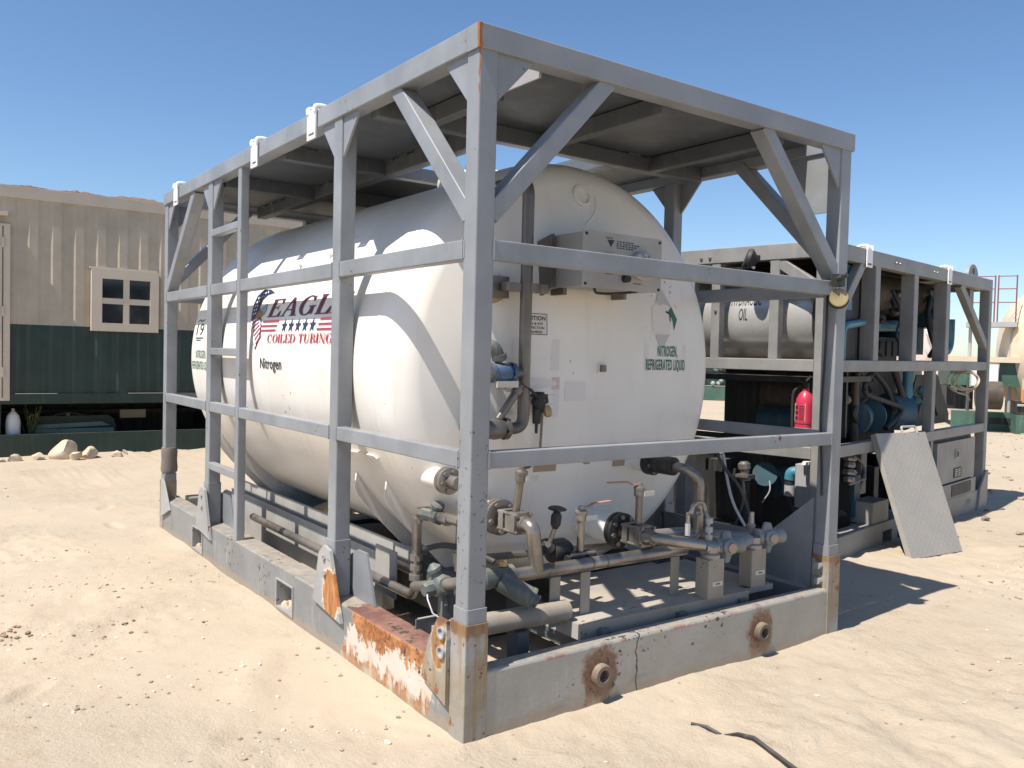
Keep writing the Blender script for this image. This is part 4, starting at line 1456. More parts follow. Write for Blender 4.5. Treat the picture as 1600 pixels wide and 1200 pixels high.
# green gate valve left of the post with seal wire
q = MB()
q.lathe([(-0.06, 0.034), (-0.05, 0.048), (-0.02, 0.05), (0.02, 0.05), (0.05, 0.048), (0.06, 0.034)], (0.217, 0.55, 0.452), (0.1, 0.95, -0.28), 8)
q.lathe([(0, 0.03), (0.05, 0.028), (0.055, 0.035), (0.07, 0.035), (0.09, 0.012)], (0.217, 0.55, 0.47), (-0.4, 0.2, 0.9), 8)
q.lathe([(0, 0.034), (0.05, 0.038), (0.07, 0.028)], (0.20, 0.55, 0.45), (-0.9, 0, -0.1), 8)
q.lathe([(0, 0.022), (0.06, 0.02), (0.07, 0.012)], (0.217, 0.53, 0.43), (0.1, -0.3, -0.9), 8)
gv = part(q, 'gate_valve', GREENV)
part(MB().tube([(0.14, 0.54, 0.47), (0.135, 0.52, 0.41), (0.15, 0.50, 0.35), (0.20, 0.48, 0.31), (0.25, 0.46, 0.315)], 0.0035, 6), 'seal_wire', HOOKW, gv)
part(MB().box(0.20, 0.24, 0.50, 0.54, 0.262, 0.41), 'pipe_support', GREENV)
# left side pipe run along the skid: long pipe, elbow, riser, green check valve
part(MB().pipe([(0.35, 3.42, 0.268), (0.35, 1.005, 0.268), (0.35, 1.005, 0.42)], 0.026, 0.09, 16), 'side_pipe', STEEL)
part(MB().pipe([(0.47, 1.55, 0.33), (0.47, 1.20, 0.33), (0.44, 1.16, 0.33)], 0.024, 0.05, 14), 'side_pipe', STEEL)
part(MB().pipe([(0.35, 1.005, 0.36), (0.35, 1.005, 0.705), (0.35, 0.60, 0.72)], 0.024, 0.05, 16), 'riser_pipe', STEEL)
q = MB()
for zz, r_ in ((0.37, 0.036), (0.42, 0.032), (0.47, 0.034), (0.66, 0.030)):
    q.lathe([(-0.014, r_), (0.014, r_)], (0.35, 1.005, zz), (0, 0, 1), 8)
part(q, 'hex_union', FORGED)
q = MB()
q.lathe([(-0.075, 0.026), (-0.07, 0.035), (-0.05, 0.035), (-0.04, 0.03), (0.04, 0.032), (0.05, 0.037), (0.075, 0.037), (0.08, 0.026)], (0.35, 0.86, 0.706), (0, -1, 0.03), 8)
q.lathe([(0, 0.028), (0.04, 0.026), (0.045, 0.034), (0.06, 0.034), (0.066, 0.02)], (0.35, 0.83, 0.715), (0, -0.45, 0.9), 8)
part(q, 'check_valve', GREENV)
part(MB().lathe([(0, 0.026), (0.06, 0.032), (0.08, 0.028)], (0.35, 0.775, 0.709), (0, -1, 0.04), 16), 'reducer', STEEL)
part(MB().pipe([(0.30, 0.84, 0.55), (0.32, 0.70, 0.60), (0.36, 0.52, 0.60), (0.42, 0.42, 0.56)], 0.014, 0.08, 10), 'hose', BLACK)
part(MB().pipe([(0.40, 0.70, 0.46), (0.40, 0.70, 0.60), (0.42, 0.72, 0.70)], 0.013, 0.04, 10), 'small_riser', STEEL)
part(MB().lathe([(0, 0.022), (0.05, 0.022)], (0.40, 0.70, 0.50), (0, 0, 1), 8), 'hex_union', FORGED)
part(MB().pipe([(0.42, 0.74, 0.50), (0.60, 0.72, 0.50), (1.35, 0.60, 0.50)], 0.018, 0.05, 10), 'drain_pipe', STEEL)

# second stem valve and black gate valve with T handle behind the main pipe
v = part(MB().lathe([(-0.06, 0.03), (-0.05, 0.052), (-0.02, 0.056), (0.03, 0.056), (0.05, 0.045), (0.07, 0.03)], (0.76, 0.38, 0.585), (1, 0, 0), 20), 'gate_valve', BLACK)
part(MB().lathe([(0, 0.040), (0.03, 0.040), (0.05, 0.02)], (0.69, 0.38, 0.60), (-0.4, -0.5, 0.5), 14), 'bonnet', BLACK, v)
part(MB().cyl((0.68, 0.36, 0.61), (0.70, 0.335, 0.71), 0.011), 'stem', STEEL, v)
q = MB()
q.lathe([(0, 0.012), (0.02, 0.024), (0.06, 0.026), (0.08, 0.016)], (0.70, 0.335, 0.70), (0.06, -0.05, 1), 12)
q.lathe([(0.08, 0.012), (0.09, 0.044), (0.10, 0.046), (0.104, 0.03), (0.108, 0.012)], (0.70, 0.335, 0.70), (0.06, -0.05, 1), 5)
part(q, 'hand_wheel', BLACK, v)
lever_valve((0.835, 0.31, 0.555), (1, 0, 0), 0.020, DARK, (0.835, 0.31, 0.765), (1, -0.1, 0.03), 0.17, COPPER)
# N3 valve, pipe towards the front, stand-mounted end valves
lever_valve((1.235, 0.335, 0.618), (0, 1, 0), 0.036, FORGED, (1.235, 0.335, 0.845), (-1, 0.15, 0.0), 0.19, COPPER)
part(MB().pipe([(1.235, 0.28, 0.62), (1.235, 0.22, 0.62), (1.52, 0.16, 0.565)], 0.029, 0.02, 16), 'outlet_pipe', STEEL)
q = MB()
q.lathe([(0, 0.045), (0.03, 0.038), (0.05, 0.032)], (1.235, 0.275, 0.62), (0, -1, 0), 16)
part(q, 'reducer', STEEL)


def end_valve(x, y, z, s, name='end_valve'):
    q = MB()
    q.lathe([(-0.08, 0.03), (-0.075, 0.045), (-0.05, 0.045), (-0.04, 0.036), (0.0, 0.052), (0.04, 0.036), (0.06, 0.042), (0.10, 0.042)], (x, y, z), (0.97, -0.25, 0), 12)
    q.lathe([(0.0, 0.045), (0.05, 0.042), (0.06, 0.028), (0.065, 0.0)], (x, y, z), (-0.3, -0.95, 0), 8)
    q.lathe([(0.0, 0.04), (0.055, 0.03), (0.085, 0.022)], (x, y, z), (0, 0, -1), 8)
    q.lathe([(0.0, 0.04), (0.045, 0.03), (0.075, 0.02)], (x, y, z), (0, 0, 1), 8)
    v_ = part(q, name, BLUEV)
    part(MB().lathe([(0.065, 0.026), (0.072, 0.024)], (x, y, z), (-0.3, -0.95, 0), 12), 'valve_cap', TAN, v_)
    return v_


# deck plate and pedestals
dk = part(MB().prism([(0.71, 0.385), (0.713, 0.15), (1.83, 0.125), (1.83, 0.82), (1.10, 0.82)], (0, 0, 0.272), (1, 0, 0), (0, 1, 0), 0.03), 'deck_plate', DECK)
part(MB().prism([(0.705, 0.149), (1.835, 0.124), (1.835, 0.116), (0.705, 0.141)], (0, 0, 0.222), (1, 0, 0), (0, 1, 0), 0.0805), 'deck_lip', TANSTEEL, dk)
part(MB().box(0.700, 0.7085, 0.152, 0.385, 0.232, 0.302), 'deck_lip', SHEET, dk)
part(MB().prism([(1.832, 0.17), (2.10, 0.165), (2.10, 0.80), (1.832, 0.80)], (0, 0, 0.262), (1, 0, 0), (0, 1, 0), 0.03), 'deck_plate', DECK)
for x in (0.80, 1.30, 1.75):
    part(MB().box(x, x + 0.05, 0.095, 0.85, 0.12, 0.270), 'deck_bearer', GREYD)
for x, y, top, lb in ((1.565, 0.150, 0.50, 1), (1.945, 0.185, 0.50, 1)):
    p = part(MB().rbox(x - 0.06, x + 0.06, y - 0.045, y + 0.045, 0.303, top, 0.008), 'pedestal', TANSTEEL)
    decal('label', LABEL, p, [rect_item(x - 0.03, x + 0.045, 0.365, 0.387)], lambda u, v, k: Vector((u, 0, v)), 0).location = (0, y - 0.0465, 0)
    decal('lettering', BLACK_P, p, [rect_item(x - 0.008, x + 0.025, 0.373, 0.379)], lambda u, v, k: Vector((u, 0, v)), 0).location = (0, y - 0.0475, 0)
    part(MB().lathe([(0, 0.05), (0.02, 0.05), (0.03, 0.04), (0.06, 0.04)], (x, y, top), (0, 0, 1), 14), 'saddle_clamp', FORGED, p)
    end_valve(x + 0.115, y + 0.0, top + 0.05, 1)
part(MB().pipe([(1.52, 0.16, 0.555), (1.60, 0.15, 0.55)], 0.036), 'hex_union', STEEL)
part(MB().pipe([(1.77, 0.14, 0.55), (1.90, 0.18, 0.55)], 0.030), 'hex_union', BLUEV)
part(MB().pipe([(1.95, 0.22, 0.55), (1.62, 0.40, 0.58), (1.35, 0.44, 0.58)], 0.026, 0.05), 'outlet_pipe', FORGED)
# gooseneck hose over the first pedestal
q = MB()
pts = [(1.47, 0.22, 0.645), (1.47, 0.22, 0.72)] + [(1.52 - 0.05 * cos(pi * k / 8), 0.20, 0.73 + 0.05 * sin(pi * k / 8)) for k in range(9)] + [(1.57, 0.18, 0.70), (1.57, 0.165, 0.59)]
q.tube(pts, 0.0115, 10)
gn = part(q, 'gooseneck', STEEL)
q = MB()
for zz in (0.60, 0.64, 0.685):
    q.lathe([(-0.014, 0.019), (0.014, 0.019)], (1.57, 0.168, zz), (0, 0, 1), 8)
q.lathe([(-0.03, 0.014), (0.03, 0.014)], (1.47, 0.22, 0.64), (0, 0, 1), 8)
part(q, 'hose_fitting', PALEBOX, gn)
# right hand drop pipe from the upper right nozzle
part(MB().pipe([(1.60, 0.45, 0.925), (1.60, 0.36, 0.925), (1.66, 0.32, 0.87), (1.66, 0.32, 0.58), (1.60, 0.34, 0.56)], 0.027, 0.06, 16), 'drop_pipe', STEEL)
q = MB()
q.cyl((1.64, 0.30, 0.70), (1.58, 0.28, 0.70), 0.016)
q.lathe([(0, 0.02), (0.02, 0.022)], (1.585, 0.282, 0.70), (-1, -0.3, 0), 10)
part(q, 'test_port', FORGED)
# thermometers and a valve hung with hoses behind the second pedestal
q = MB()
q.lathe([(0, 0.016), (0.05, 0.024), (0.06, 0.016), (0.12, 0.014)], (1.995, 0.24, 0.56), (0, 0, 1), 10)
part(q, 'needle_valve', FORGED)
part(MB().pipe([(1.99, 0.25, 0.66), (1.98, 0.30, 0.80), (1.93, 0.40, 0.92), (1.92, 0.45, 1.02)], 0.010, 0.08, 8), 'hose', BLACK)
part(MB().pipe([(1.97, 0.26, 0.60), (1.93, 0.32, 0.72), (1.95, 0.38, 0.85), (1.96, 0.42, 0.98)], 0.008, 0.08, 8), 'hose', PALEBOX)
# short leg brackets on the deck
for x, y, h_ in ((0.62, 0.258, 0.195), (0.80, 0.258, 0.195), (1.40, 0.258, 0.195), (2.03, 0.25, 0.16)):
    part(MB().box(x, x + 0.05, y, y + 0.008, 0.303 if x > 0.7 else 0.27, 0.303 + h_), 'pipe_support', TANSTEEL)
    part(MB().box(x + 0.0505, x + 0.058, y + 0.001, y + 0.05, 0.303 if x > 0.7 else 0.27, 0.303 + h_), 'pipe_support', TANSTEEL)
# big drain tube from the corner towards the deck, with its support channels
part(MB().pipe([(0.10, 0.24, 0.358), (0.70, 0.24, 0.345)], 0.047, 0.05, 20), 'drain_tube', TANSTEEL)
part(MB().box(0.40, 0.46, 0.20, 0.28, 0.00, 0.30), 'tube_cradle', GREYD)
part(MB().box(0.20, 0.34, 0.50, 0.72, 0.252, 0.261), 'channel_bracket', SHEET)
part(MB().box(0.20, 0.207, 0.50, 0.72, 0.18, 0.2515), 'channel_bracket', SHEET)
part(MB().prism([(0.12, 0.09), (0.24, 0.09), (0.24, 0.30), (0.12, 0.30)], (0, 0.60, 0), (1, 0, 0), (0, 0, 1), 0.01), 'channel_bracket', GREYD)
# shoulder rust at the roof corner already in the paint; cable along the right post
part(MB().pipe([(W - 0.115, 0.06, 1.93), (W - 0.112, 0.06, 1.60), (W - 0.120, 0.07, 1.2), (W - 0.108, 0.06, 0.9), (W - 0.115, 0.05, 0.77)], 0.006, 0.2, 8), 'cable', BLACK)

# lamp hung at the end of the upper rail
lp = thing('round_lamp', 'round yellowed lamp lens hanging at the right end of the upper front rail', 'lamp', (W - 0.13, -0.02, 1.85))
MB().lathe([(0.03, 0.042), (0.0, 0.050), (-0.010, 0.050), (-0.015, 0.045), (-0.018, 0.0)], (0, 0, 0), (0.8, 0.55, -0.1), 30, cap=False).build('lamp_lens', LENS, lp)
MB().lathe([(0.0, 0.055), (0.03, 0.05), (0.05, 0.03)], (0.024, 0.0165, -0.003), (0.8, 0.55, -0.1), 24).build('lamp_body', DARK, lp)
q = MB()
q.box(-0.045, 0.03, -0.015, 0.02, 0.062, 0.125)
q.lathe([(0, 0.018), (0.03, 0.016)], (-0.03, -0.012, 0.10), (0, -1, 0.2), 10)
q.lathe([(0, 0.014), (0.025, 0.014)], (0.015, -0.012, 0.115), (0, -1, 0.4), 8)
q.build('lamp_bracket', DARK, lp)

# ================================================================== SECOND FRAME (pump skid)
BL, BW2, BH = 4.05, 2.40, 2.43
BZM, BZL, BZB = 1.558, 0.907, 0.205
ps = thing('pump_skid', 'lower grey frame skid behind on the right, with teal machinery and steel oil drum', 'pump skid', (3.723, 0.966, -0.035), (0, -0.0085, 0.1728))
ROT_B = ps.matrix_basis.copy()


def bp(mb, name, mat, parent=None, smooth=35):
    return mb.build(name, mat, parent or ps, smooth)


def brail(p0, p1, w, h, name='rail'):
    bp(MB().rhs(p0, p1, w, h, r=0.006), name, BGREY)


for x, y in ((0.05, 0.05), (BL - 0.05, 0.05), (0.05, BW2 - 0.05), (BL - 0.05, BW2 - 0.05)):
    bp(MB().rbox(x - 0.05, x + 0.05, y - 0.05, y + 0.05, -0.05, BH - 0.001, 0.01), 'corner_post', BGREY)
for y in (0.045, BW2 - 0.045):
    brail((0.101, y, BH - 0.06), (BL - 0.101, y, BH - 0.06), 0.09, 0.12, 'roof_beam')
    brail((0.101, y, BZM - 0.045), (BL - 0.101, y, BZM - 0.045), 0.08, 0.09)
for x in (0.045, BL - 0.045):
    brail((x, 0.101, BH - 0.06), (x, BW2 - 0.101, BH - 0.06), 0.09, 0.12, 'roof_beam')
    brail((x, 0.101, BZM - 0.045), (x, BW2 - 0.101, BZM - 0.045), 0.08, 0.09)
brail((0.101, 0.045, BZL - 0.045), (BL - 0.101, 0.045, BZL - 0.045), 0.08, 0.09)
brail((0.045, 0.101, BZL - 0.045), (0.045, BW2 - 0.101, BZL - 0.045), 0.08, 0.09)
# base beams, front one with two fork pockets
pts_ = [0.101, 1.20, 1.40, 1.53, 1.70, BL - 0.101]
for i in range(0, 6, 2):
    bp(MB().box(pts_[i], pts_[i + 1], 0.0, 0.14, -0.06, BZB), 'base_beam', BGREY)
for i in (1, 3):
    bp(MB().box(pts_[i], pts_[i + 1], 0.0, 0.14, 0.13, BZB), 'base_beam', BGREY)
    bp(MB().box(pts_[i], pts_[i + 1], 0.10, 0.14, -0.05, 0.13), 'pocket_back', DARK)
bp(MB().box(0.0, 0.14, 0.101, BW2 - 0.101, -0.06, BZB), 'base_beam', BGREY)
bp(MB().box(0.15, BL - 0.1, BW2 - 0.14, BW2, -0.06, BZB), 'base_beam', BGREY)
bp(MB().box(BL - 0.14, BL, 0.11, BW2 - 0.15, -0.06, BZB), 'base_beam', BGREY)
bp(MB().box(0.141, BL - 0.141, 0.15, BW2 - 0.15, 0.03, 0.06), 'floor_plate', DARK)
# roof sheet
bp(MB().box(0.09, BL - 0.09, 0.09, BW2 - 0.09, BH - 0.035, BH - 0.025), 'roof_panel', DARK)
# upper bay posts, front and left
for x in (0.88, 1.745, 2.605):
    bp(MB().rbox(x, x + 0.10, 0.005, 0.125, BZM + 0.0005, BH - 0.1205, 0.008), 'bay_post', BGREY)
    bp(MB().rbox(x, x + 0.10, BW2 - 0.10, BW2 - 0.005, BZM + 0.0005, BH - 0.1205, 0.008), 'bay_post', BGREY)
for y in (0.39, 0.895, 1.13):
    bp(MB().rbox(0.006, 0.09, y, y + 0.078, BZM + 0.0005, BH - 0.1205, 0.008), 'bay_post', BGREY)
bp(MB().rbox(0.006, 0.09, 1.16, 1.26, BZB, BZM - 0.0905, 0.008), 'bay_post', BGREY)
bp(MB().rbox(2.30, 2.39, 0.006, 0.09, BZL + 0.0005, BZM - 0.0905, 0.008), 'bay_post', BGREY)


def bbrace(p0, p1, up):
    bp(MB().rhs(p0, p1, 0.085, 0.07, up=up), 'brace', BGREY)


bbrace((0.08, 0.045, 1.72), (0.66, 0.045, 2.32), (0, 1, 0))
bbrace((BL - 0.08, 0.045, 1.72), (BL - 1.0, 0.045, 2.32), (0, 1, 0))
bbrace((0.045, 0.09, 2.08), (0.045, 0.46, 2.33), (1, 0, 0))
bbrace((BL - 0.08, BW2 - 0.045, 1.72), (BL - 1.0, BW2 - 0.045, 2.32), (0, 1, 0))
# rivet heads
q = MB()
for x in (0.98 + 0.30, 0.98 + 0.38, 2.20, 2.28):
    q.lathe([(0, 0.013), (0.012, 0.009)], (x, 0.0, BH - 0.06), (0, -1, 0), 8)
for y in (1.07, 0.99):
    q.lathe([(0, 0.016), (0.012, 0.010)], (0.0, y, BH - 0.075), (-1, 0, 0), 8)
q.lathe([(0, 0.014), (0.012, 0.010)], (0.006, 0.93, 1.93), (-1, 0, 0), 8)
bp(q, 'bolt', FORGED)
# lifting eye on the right of the roof
q = MB()
q.prism([(0.165 * cos(radians(a)), 0.13 * sin(radians(a))) for a in range(0, 181, 15)] + [(-0.22, -0.005), (0.22, -0.005)], (3.57, 0.06, BH), (1, 0, 0), (0, 0, 1), -0.03)
bp(q, 'lifting_eye', BGREY)
bp(MB().lathe([(0, 0.032), (0.002, 0.030)], (3.57, 0.0585, BH + 0.06), (0, -1, 0), 16), 'eye_hole', DARK)
bp(MB().box(3.62, 3.75, 0.10, 0.13, 2.10, 2.31), 'inner_lug', BGREY)
# right corner lug plate
bp(MB().prism([(BL - 0.30, -0.03), (BL + 0.01, -0.03), (BL + 0.01, 0.40), (BL - 0.06, 0.40), (BL - 0.24, 0.22)], (0, -0.003, 0), (1, 0, 0), (0, 0, 1), 0.02), 'lug_plate', BGREY)
# faded stencil on the base beam and a pocket above it
bp(MB().box(2.50, 3.72, 0.004, 0.10, BZB + 0.0005, 0.355), 'beam_web', BGREY)
bp(MB().box(2.95, 3.55, -0.002, 0.06, BZB + 0.02, 0.335), 'web_pocket', DARK)
vs, fs = text_mesh('KPMS', 0.17, 0.06)
decal('lettering', Mat('print_faded_stencil', 0.6).color((0.19, 0.19, 0.19)).m, ps, [([(3.40 + a, 0.09 + c) for a, c in vs], fs)], lambda u, v, k: Vector((u, -0.0015, v)), 0)
# small sheet box standing on the base
bp(MB().box(1.02, 1.36, 0.02, 0.20, BZB + 0.001, 0.385), 'sheet_box', BGREY)
# electric cabinet
cab = bp(MB().box(2.42, 3.70, 0.06, 0.55, 0.362, 0.80), 'cabinet', DARK)
dr = bp(MB().box(2.52, 3.68, 0.012, 0.06, 0.372, 0.776), 'cabinet_door', BGREY, cab)
bp(MB().box(3.05, 3.13, -0.002, 0.0115, 0.60, 0.68), 'latch', PALEBOX, dr)
bp(MB().box(3.07, 3.11, -0.006, -0.0025, 0.612, 0.668), 'latch', DARK, dr)
bp(MB().box(3.02, 3.24, 0.004, 0.0115, 0.405, 0.50), 'rating_plate', DARK, dr)
decal('lettering', GREYP_P, dr, [rect_item(3.04 + (i % 2) * 0.10, 3.11 + (i % 2) * 0.10, 0.42 + (i // 2) * 0.02, 0.43 + (i // 2) * 0.02) for i in range(8)], lambda u, v, k: Vector((u, 0.003, v)), 0)
bp(MB().box(2.36, 2.415, 0.02, 0.10, 0.362, BZL - 0.091), 'cabinet_side', BGREY, cab)

bp(MB().box(1.0, 3.05, 1.35, 1.37, 1.60, 2.38), 'dark_backing', DARK)  # dark sheet added behind the upper bay to stand for its shade
bp(MB().box(1.0, 3.15, 1.38, 1.40, 0.065, 1.50), 'dark_backing', DARK)  # likewise added, for the deep shade behind the pump heads
# hydraulic oil drum with its lettering
DXC, DZC, DR = 0.47, 1.86, 0.345
drum = bp(MB().lathe([(0.17, 0.0), (0.17, DR - 0.05), (0.185, DR - 0.01), (0.21, DR), (1.36, DR), (1.40, DR - 0.02), (1.43, DR - 0.08), (1.44, 0.0)], (DXC, 0, DZC), (0, 1, 0), 56, cap=False), 'oil_drum', DRUM)


def drum_map(u, v, k):
    a = v / DR
    return Vector((DXC - (DR + 0.002) * cos(a), u, DZC + (DR + 0.002) * sin(a)))


for t_, u0, v0, wd, hh in (('HYDRAULIC', 0.87, 0.12, 0.26, 0.095), ('OIL', 0.79, 0.0, 0.075, 0.095)):
    vs, fs = text_mesh(t_, wd, hh, 0.005)
    decal('lettering', BLACK_P, drum, [([(u0 - a, v0 + c) for a, c in vs], fs)], drum_map)
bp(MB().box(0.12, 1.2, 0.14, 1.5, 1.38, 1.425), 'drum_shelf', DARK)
bp(MB().box(1.10, 1.13, 0.2, 1.5, 1.45, 2.38), 'dark_backing', DARK)

bp(MB().box(0.13, 0.80, 0.105, 0.115, 1.56, 2.30), 'dark_backing', DARK)  # added dark plate, stands for the shaded inside of this bay
bp(MB().box(0.45, 0.62, 0.085, 0.104, 1.95, 2.30), 'cooler_box', TEAL)
bp(MB().pipe([(0.42, 0.07, 1.56), (0.42, 0.07, 1.82), (0.80, 0.07, 1.86)], 0.03, 0.08, 10), 'coolant_pipe', TEAL)
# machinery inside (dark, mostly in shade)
def glathe(prof, o, ax, name, mat, seg=24):
    return bp(MB().lathe(prof, o, ax, seg), name, mat)


bp(MB().box(1.30, 1.75, 0.35, 0.8, 1.95, 2.36), 'cooler_box', TEAL)
bp(MB().pipe([(1.56, 0.45, 1.35), (1.56, 0.45, 1.86), (2.75, 0.45, 1.90)], 0.055, 0.14), 'coolant_pipe', TEAL)
glathe([(0, 0.0), (0.01, 0.17), (0.08, 0.19), (1.75, 0.19), (1.82, 0.17), (1.83, 0)], (1.75, 0.55, 2.19), (1, 0, 0), 'exhaust_silencer', BROWN, 32)
bp(MB().box(1.8, 2.9, 0.55, 1.3, 0.65, 1.55), 'engine_block', DARK)
bp(MB().box(1.95, 2.75, 0.5, 1.0, 1.5505, 1.78), 'rocker_cover', BROWN)
for k in range(5):
    bp(MB().box(2.0 + k * 0.16, 2.12 + k * 0.16, 0.44, 0.4995, 1.60, 1.74), 'manifold_port', DARK)
bp(MB().box(2.75, 3.35, 0.45, 1.2, 1.62, 1.90), 'gear_case', TEALD)
bp(MB().box(3.2, 3.62, 0.35, 0.9, 1.90, 2.28), 'header_tank', TEALD)
bp(MB().box(3.25, 3.60, 0.28, 0.345, 1.98, 2.20), 'header_panel', TEAL)
bp(MB().pipe([(3.30, 0.30, 1.93), (3.30, 0.30, 1.66), (3.66, 0.30, 1.66), (3.66, 0.30, 2.0)], 0.055, 0.16), 'elbow_hose', TEAL)
glathe([(0, 0.0), (0.0, 0.14), (0.05, 0.15), (0.06, 0.10), (0.14, 0.10), (0.15, 0.14), (0.22, 0.13), (0.25, 0.06)], (1.25, 0.30, 1.06), (0.97, 0.2, 0), 'pump_head', TEALD, 28)
glathe([(0, 0.10), (0.0, 0.15), (0.05, 0.15), (0.06, 0.11), (0.20, 0.11)], (1.62, 0.32, 1.06), (0.97, 0.2, 0), 'pump_head', TEALD, 28)
glathe([(0, 0.0), (0.0, 0.12), (0.05, 0.17), (0.25, 0.18), (0.30, 0.05)], (2.05, 0.36, 1.08), (0.9, -0.4, 0), 'fan_hub', TEALD, 28)
bp(MB().cyl((2.22, 0.20, 0.95), (2.22, 0.20, 1.50), 0.045), 'standpipe', TEAL)
bp(MB().cyl((1.22, 0.28, 0.80), (1.22, 0.28, 1.50), 0.035), 'standpipe', BROWN)
bp(MB().cyl((1.06, 0.20, 1.52), (1.06, 0.20, 2.32), 0.06), 'exhaust_pipe', BROWN)
bp(MB().pipe([(1.45, 0.3, 1.55), (1.9, 0.25, 1.3), (2.1, 0.25, 0.98)], 0.025, 0.2, 10), 'hose', BLACK)
bp(MB().pipe([(2.0, 0.26, 1.50), (2.15, 0.22, 1.25), (2.25, 0.2, 1.05)], 0.03, 0.2, 10), 'hose', BLACK)
bp(MB().pipe([(0.95, 0.25, 0.25), (1.3, 0.3, 0.45), (1.6, 0.4, 0.7)], 0.05, 0.2, 12), 'suction_hose', STEELD)
bp(MB().box(0.98, 1.10, 0.16, 0.30, 0.25, 0.60), 'filter_bowl', TEALD)
q = MB()
for k, (r_, z_) in enumerate(((0.05, 0.56), (0.062, 0.62), (0.05, 0.68), (0.058, 0.735))):
    q.lathe([(0, r_ * 0.8), (0.02, r_), (0.045, r_ * 0.8)], (0.86, 0.16, z_), (0.15, 0, 1), 7)
bp(q, 'valve_stack', FORGED)
bp(MB().rhs((0.84, 0.14, 0.545), (1.10, 0.12, 0.575), 0.02, 0.02), 'valve_lever', PALEBOX)
bp(MB().box(1.30, 1.42, 0.24, 0.28, 0.40, 0.80), 'guard_plate', BGREY)
bp(MB().box(1.5, 1.6, 0.20, 0.75, 0.10, 0.62), 'engine_mount', DARK)
bp(MB().box(2.5, 2.60, 0.20, 0.75, 0.10, 0.62), 'engine_mount', DARK)
rh = random.Random(19)
for k in range(16):
    bay = [(1.0, 1.7, 1.60, 2.25), (1.9, 2.6, 1.60, 2.2), (1.0, 2.2, 0.95, 1.45), (0.98, 1.5, 0.25, 0.82), (2.7, 3.3, 1.6, 2.2)][k % 5]
    y0_ = rh.uniform(0.16, 0.30)
    pts = [(rh.uniform(bay[0], bay[1]), y0_ + rh.uniform(-0.03, 0.05), bay[2]), (rh.uniform(bay[0], bay[1]), y0_, (bay[2] * 2 + bay[3]) / 3), (rh.uniform(bay[0], bay[1]), y0_ + 0.04, (bay[2] + bay[3] * 2) / 3), (rh.uniform(bay[0], bay[1]), y0_ + 0.1, bay[3])]
    bp(MB().pipe(pts, rh.choice((0.012, 0.016, 0.022)), 0.25, 8), 'hose', rh.choice((BLACK, BLACK, DARK, TEALD, STEELD)))
for k in range(14):
    x_, z_ = rh.uniform(1.0, 3.2), rh.choice((rh.uniform(1.65, 2.2), rh.uniform(1.0, 1.4)))
    bp(MB().lathe([(0, 0.03), (0.02, 0.045), (0.06, 0.045), (0.08, 0.02), (0.12, 0.018)], (x_, rh.uniform(0.25, 0.38), z_), (rh.uniform(-1, 1), -0.5, rh.uniform(-1, 1)), 10), 'fitting', rh.choice((TEAL, STEELD, BROWN, FORGED, DARK)))
# perforated guard panel on the right of the middle bay
q = MB()
q.box(2.42, 3.85, 0.62, 0.64, BZL, BZM - 0.09)
bp(q, 'guard_panel', BGREY)
bp(MB().prism([(2.45, BZL + 0.001), (3.75, BZL + 0.001), (3.75, 1.0), (3.35, 1.42), (2.75, 1.42)], (0, 0.30, 0), (1, 0, 0), (0, 0, 1), -0.012), 'guard_panel', DARK)
bp(MB().rhs((2.75, 0.285, 1.0), (3.05, 0.285, 1.36), 0.015, 0.03), 'strut', BLACK)
bp(MB().rhs((3.35, 0.285, 1.0), (3.0, 0.285, 1.36), 0.015, 0.03), 'strut', BLACK)
# lower left bay: valve with gauges, corrugated hose, canister, flange
v = bp(MB().lathe([(0, 0.045), (0.03, 0.05), (0.05, 0.035), (0.09, 0.04), (0.10, 0.052), (0.14, 0.052), (0.16, 0.03)], (0.33, 0.80, 0.545), (0, 0.1, 1), 10), 'relief_valve', FORGED)
bp(MB().box(0.27, 0.39, 0.745, 0.86, 0.565, 0.60), 'valve_flange', FORGED, v)
glathe([(0, 0.04), (0.0, 0.10), (0.04, 0.10), (0.05, 0.07), (0.16, 0.08)], (0.47, 0.70, 0.60), (0.8, 0.4, -0.3), 'pump_flange', TEALD, 28)
glathe([(0, 0.12), (0.30, 0.13)], (0.62, 0.74, 0.50), (1, 0, 0), 'pump_barrel', TEALD, 24)
bp(MB().cyl((0.33, 0.80, 0.16), (0.33, 0.80, 0.54), 0.045), 'valve_post', DARK)
bp(MB().pipe([(0.30, 0.88, 0.64), (0.28, 0.90, 0.45), (0.30, 0.84, 0.30), (0.31, 0.85, 0.14)], 0.012, 0.1, 8), 'hose', BLACK)
bp(MB().pipe([(0.29, 0.80, 0.56), (0.29, 0.78, 0.40), (0.30, 0.83, 0.24), (0.30, 0.88, 0.12)], 0.014, 0.1, 8), 'hose', FORGED)
bp(MB().pipe([(0.40, 0.62, 0.56), (0.38, 0.60, 0.48), (0.36, 0.66, 0.38)], 0.006, 0.1, 8), 'hose', PALEBOX)
q = MB()
path = [(0.35, 0.42, 0.60), (0.35, 0.42, 0.46), (0.35, 0.40, 0.38), (0.35, 0.345, 0.30), (0.36, 0.26, 0.25), (0.38, 0.16, 0.23)]
q.pipe(path, 0.040, 0.08, 14)
bp(q, 'suction_hose', DARK)
bp(MB().lathe([(0, 0.043), (0.085, 0.043)], (0.35, 0.42, 0.47), (0, 0, 1), 16), 'hose_clamp', PALEBOX)
bp(MB().pipe([(0.35, 0.42, 0.60), (0.35, 0.415, 0.655), (0.37, 0.33, 0.67)], 0.046, 0.05, 14), 'hose_elbow', TEAL)
can = bp(MB().rhs((0.36, 0.27, 0.40), (0.36, 0.27, 0.735), 0.17, 0.17, (0, 1, 0), 0.03), 'canister', PALEBOX)
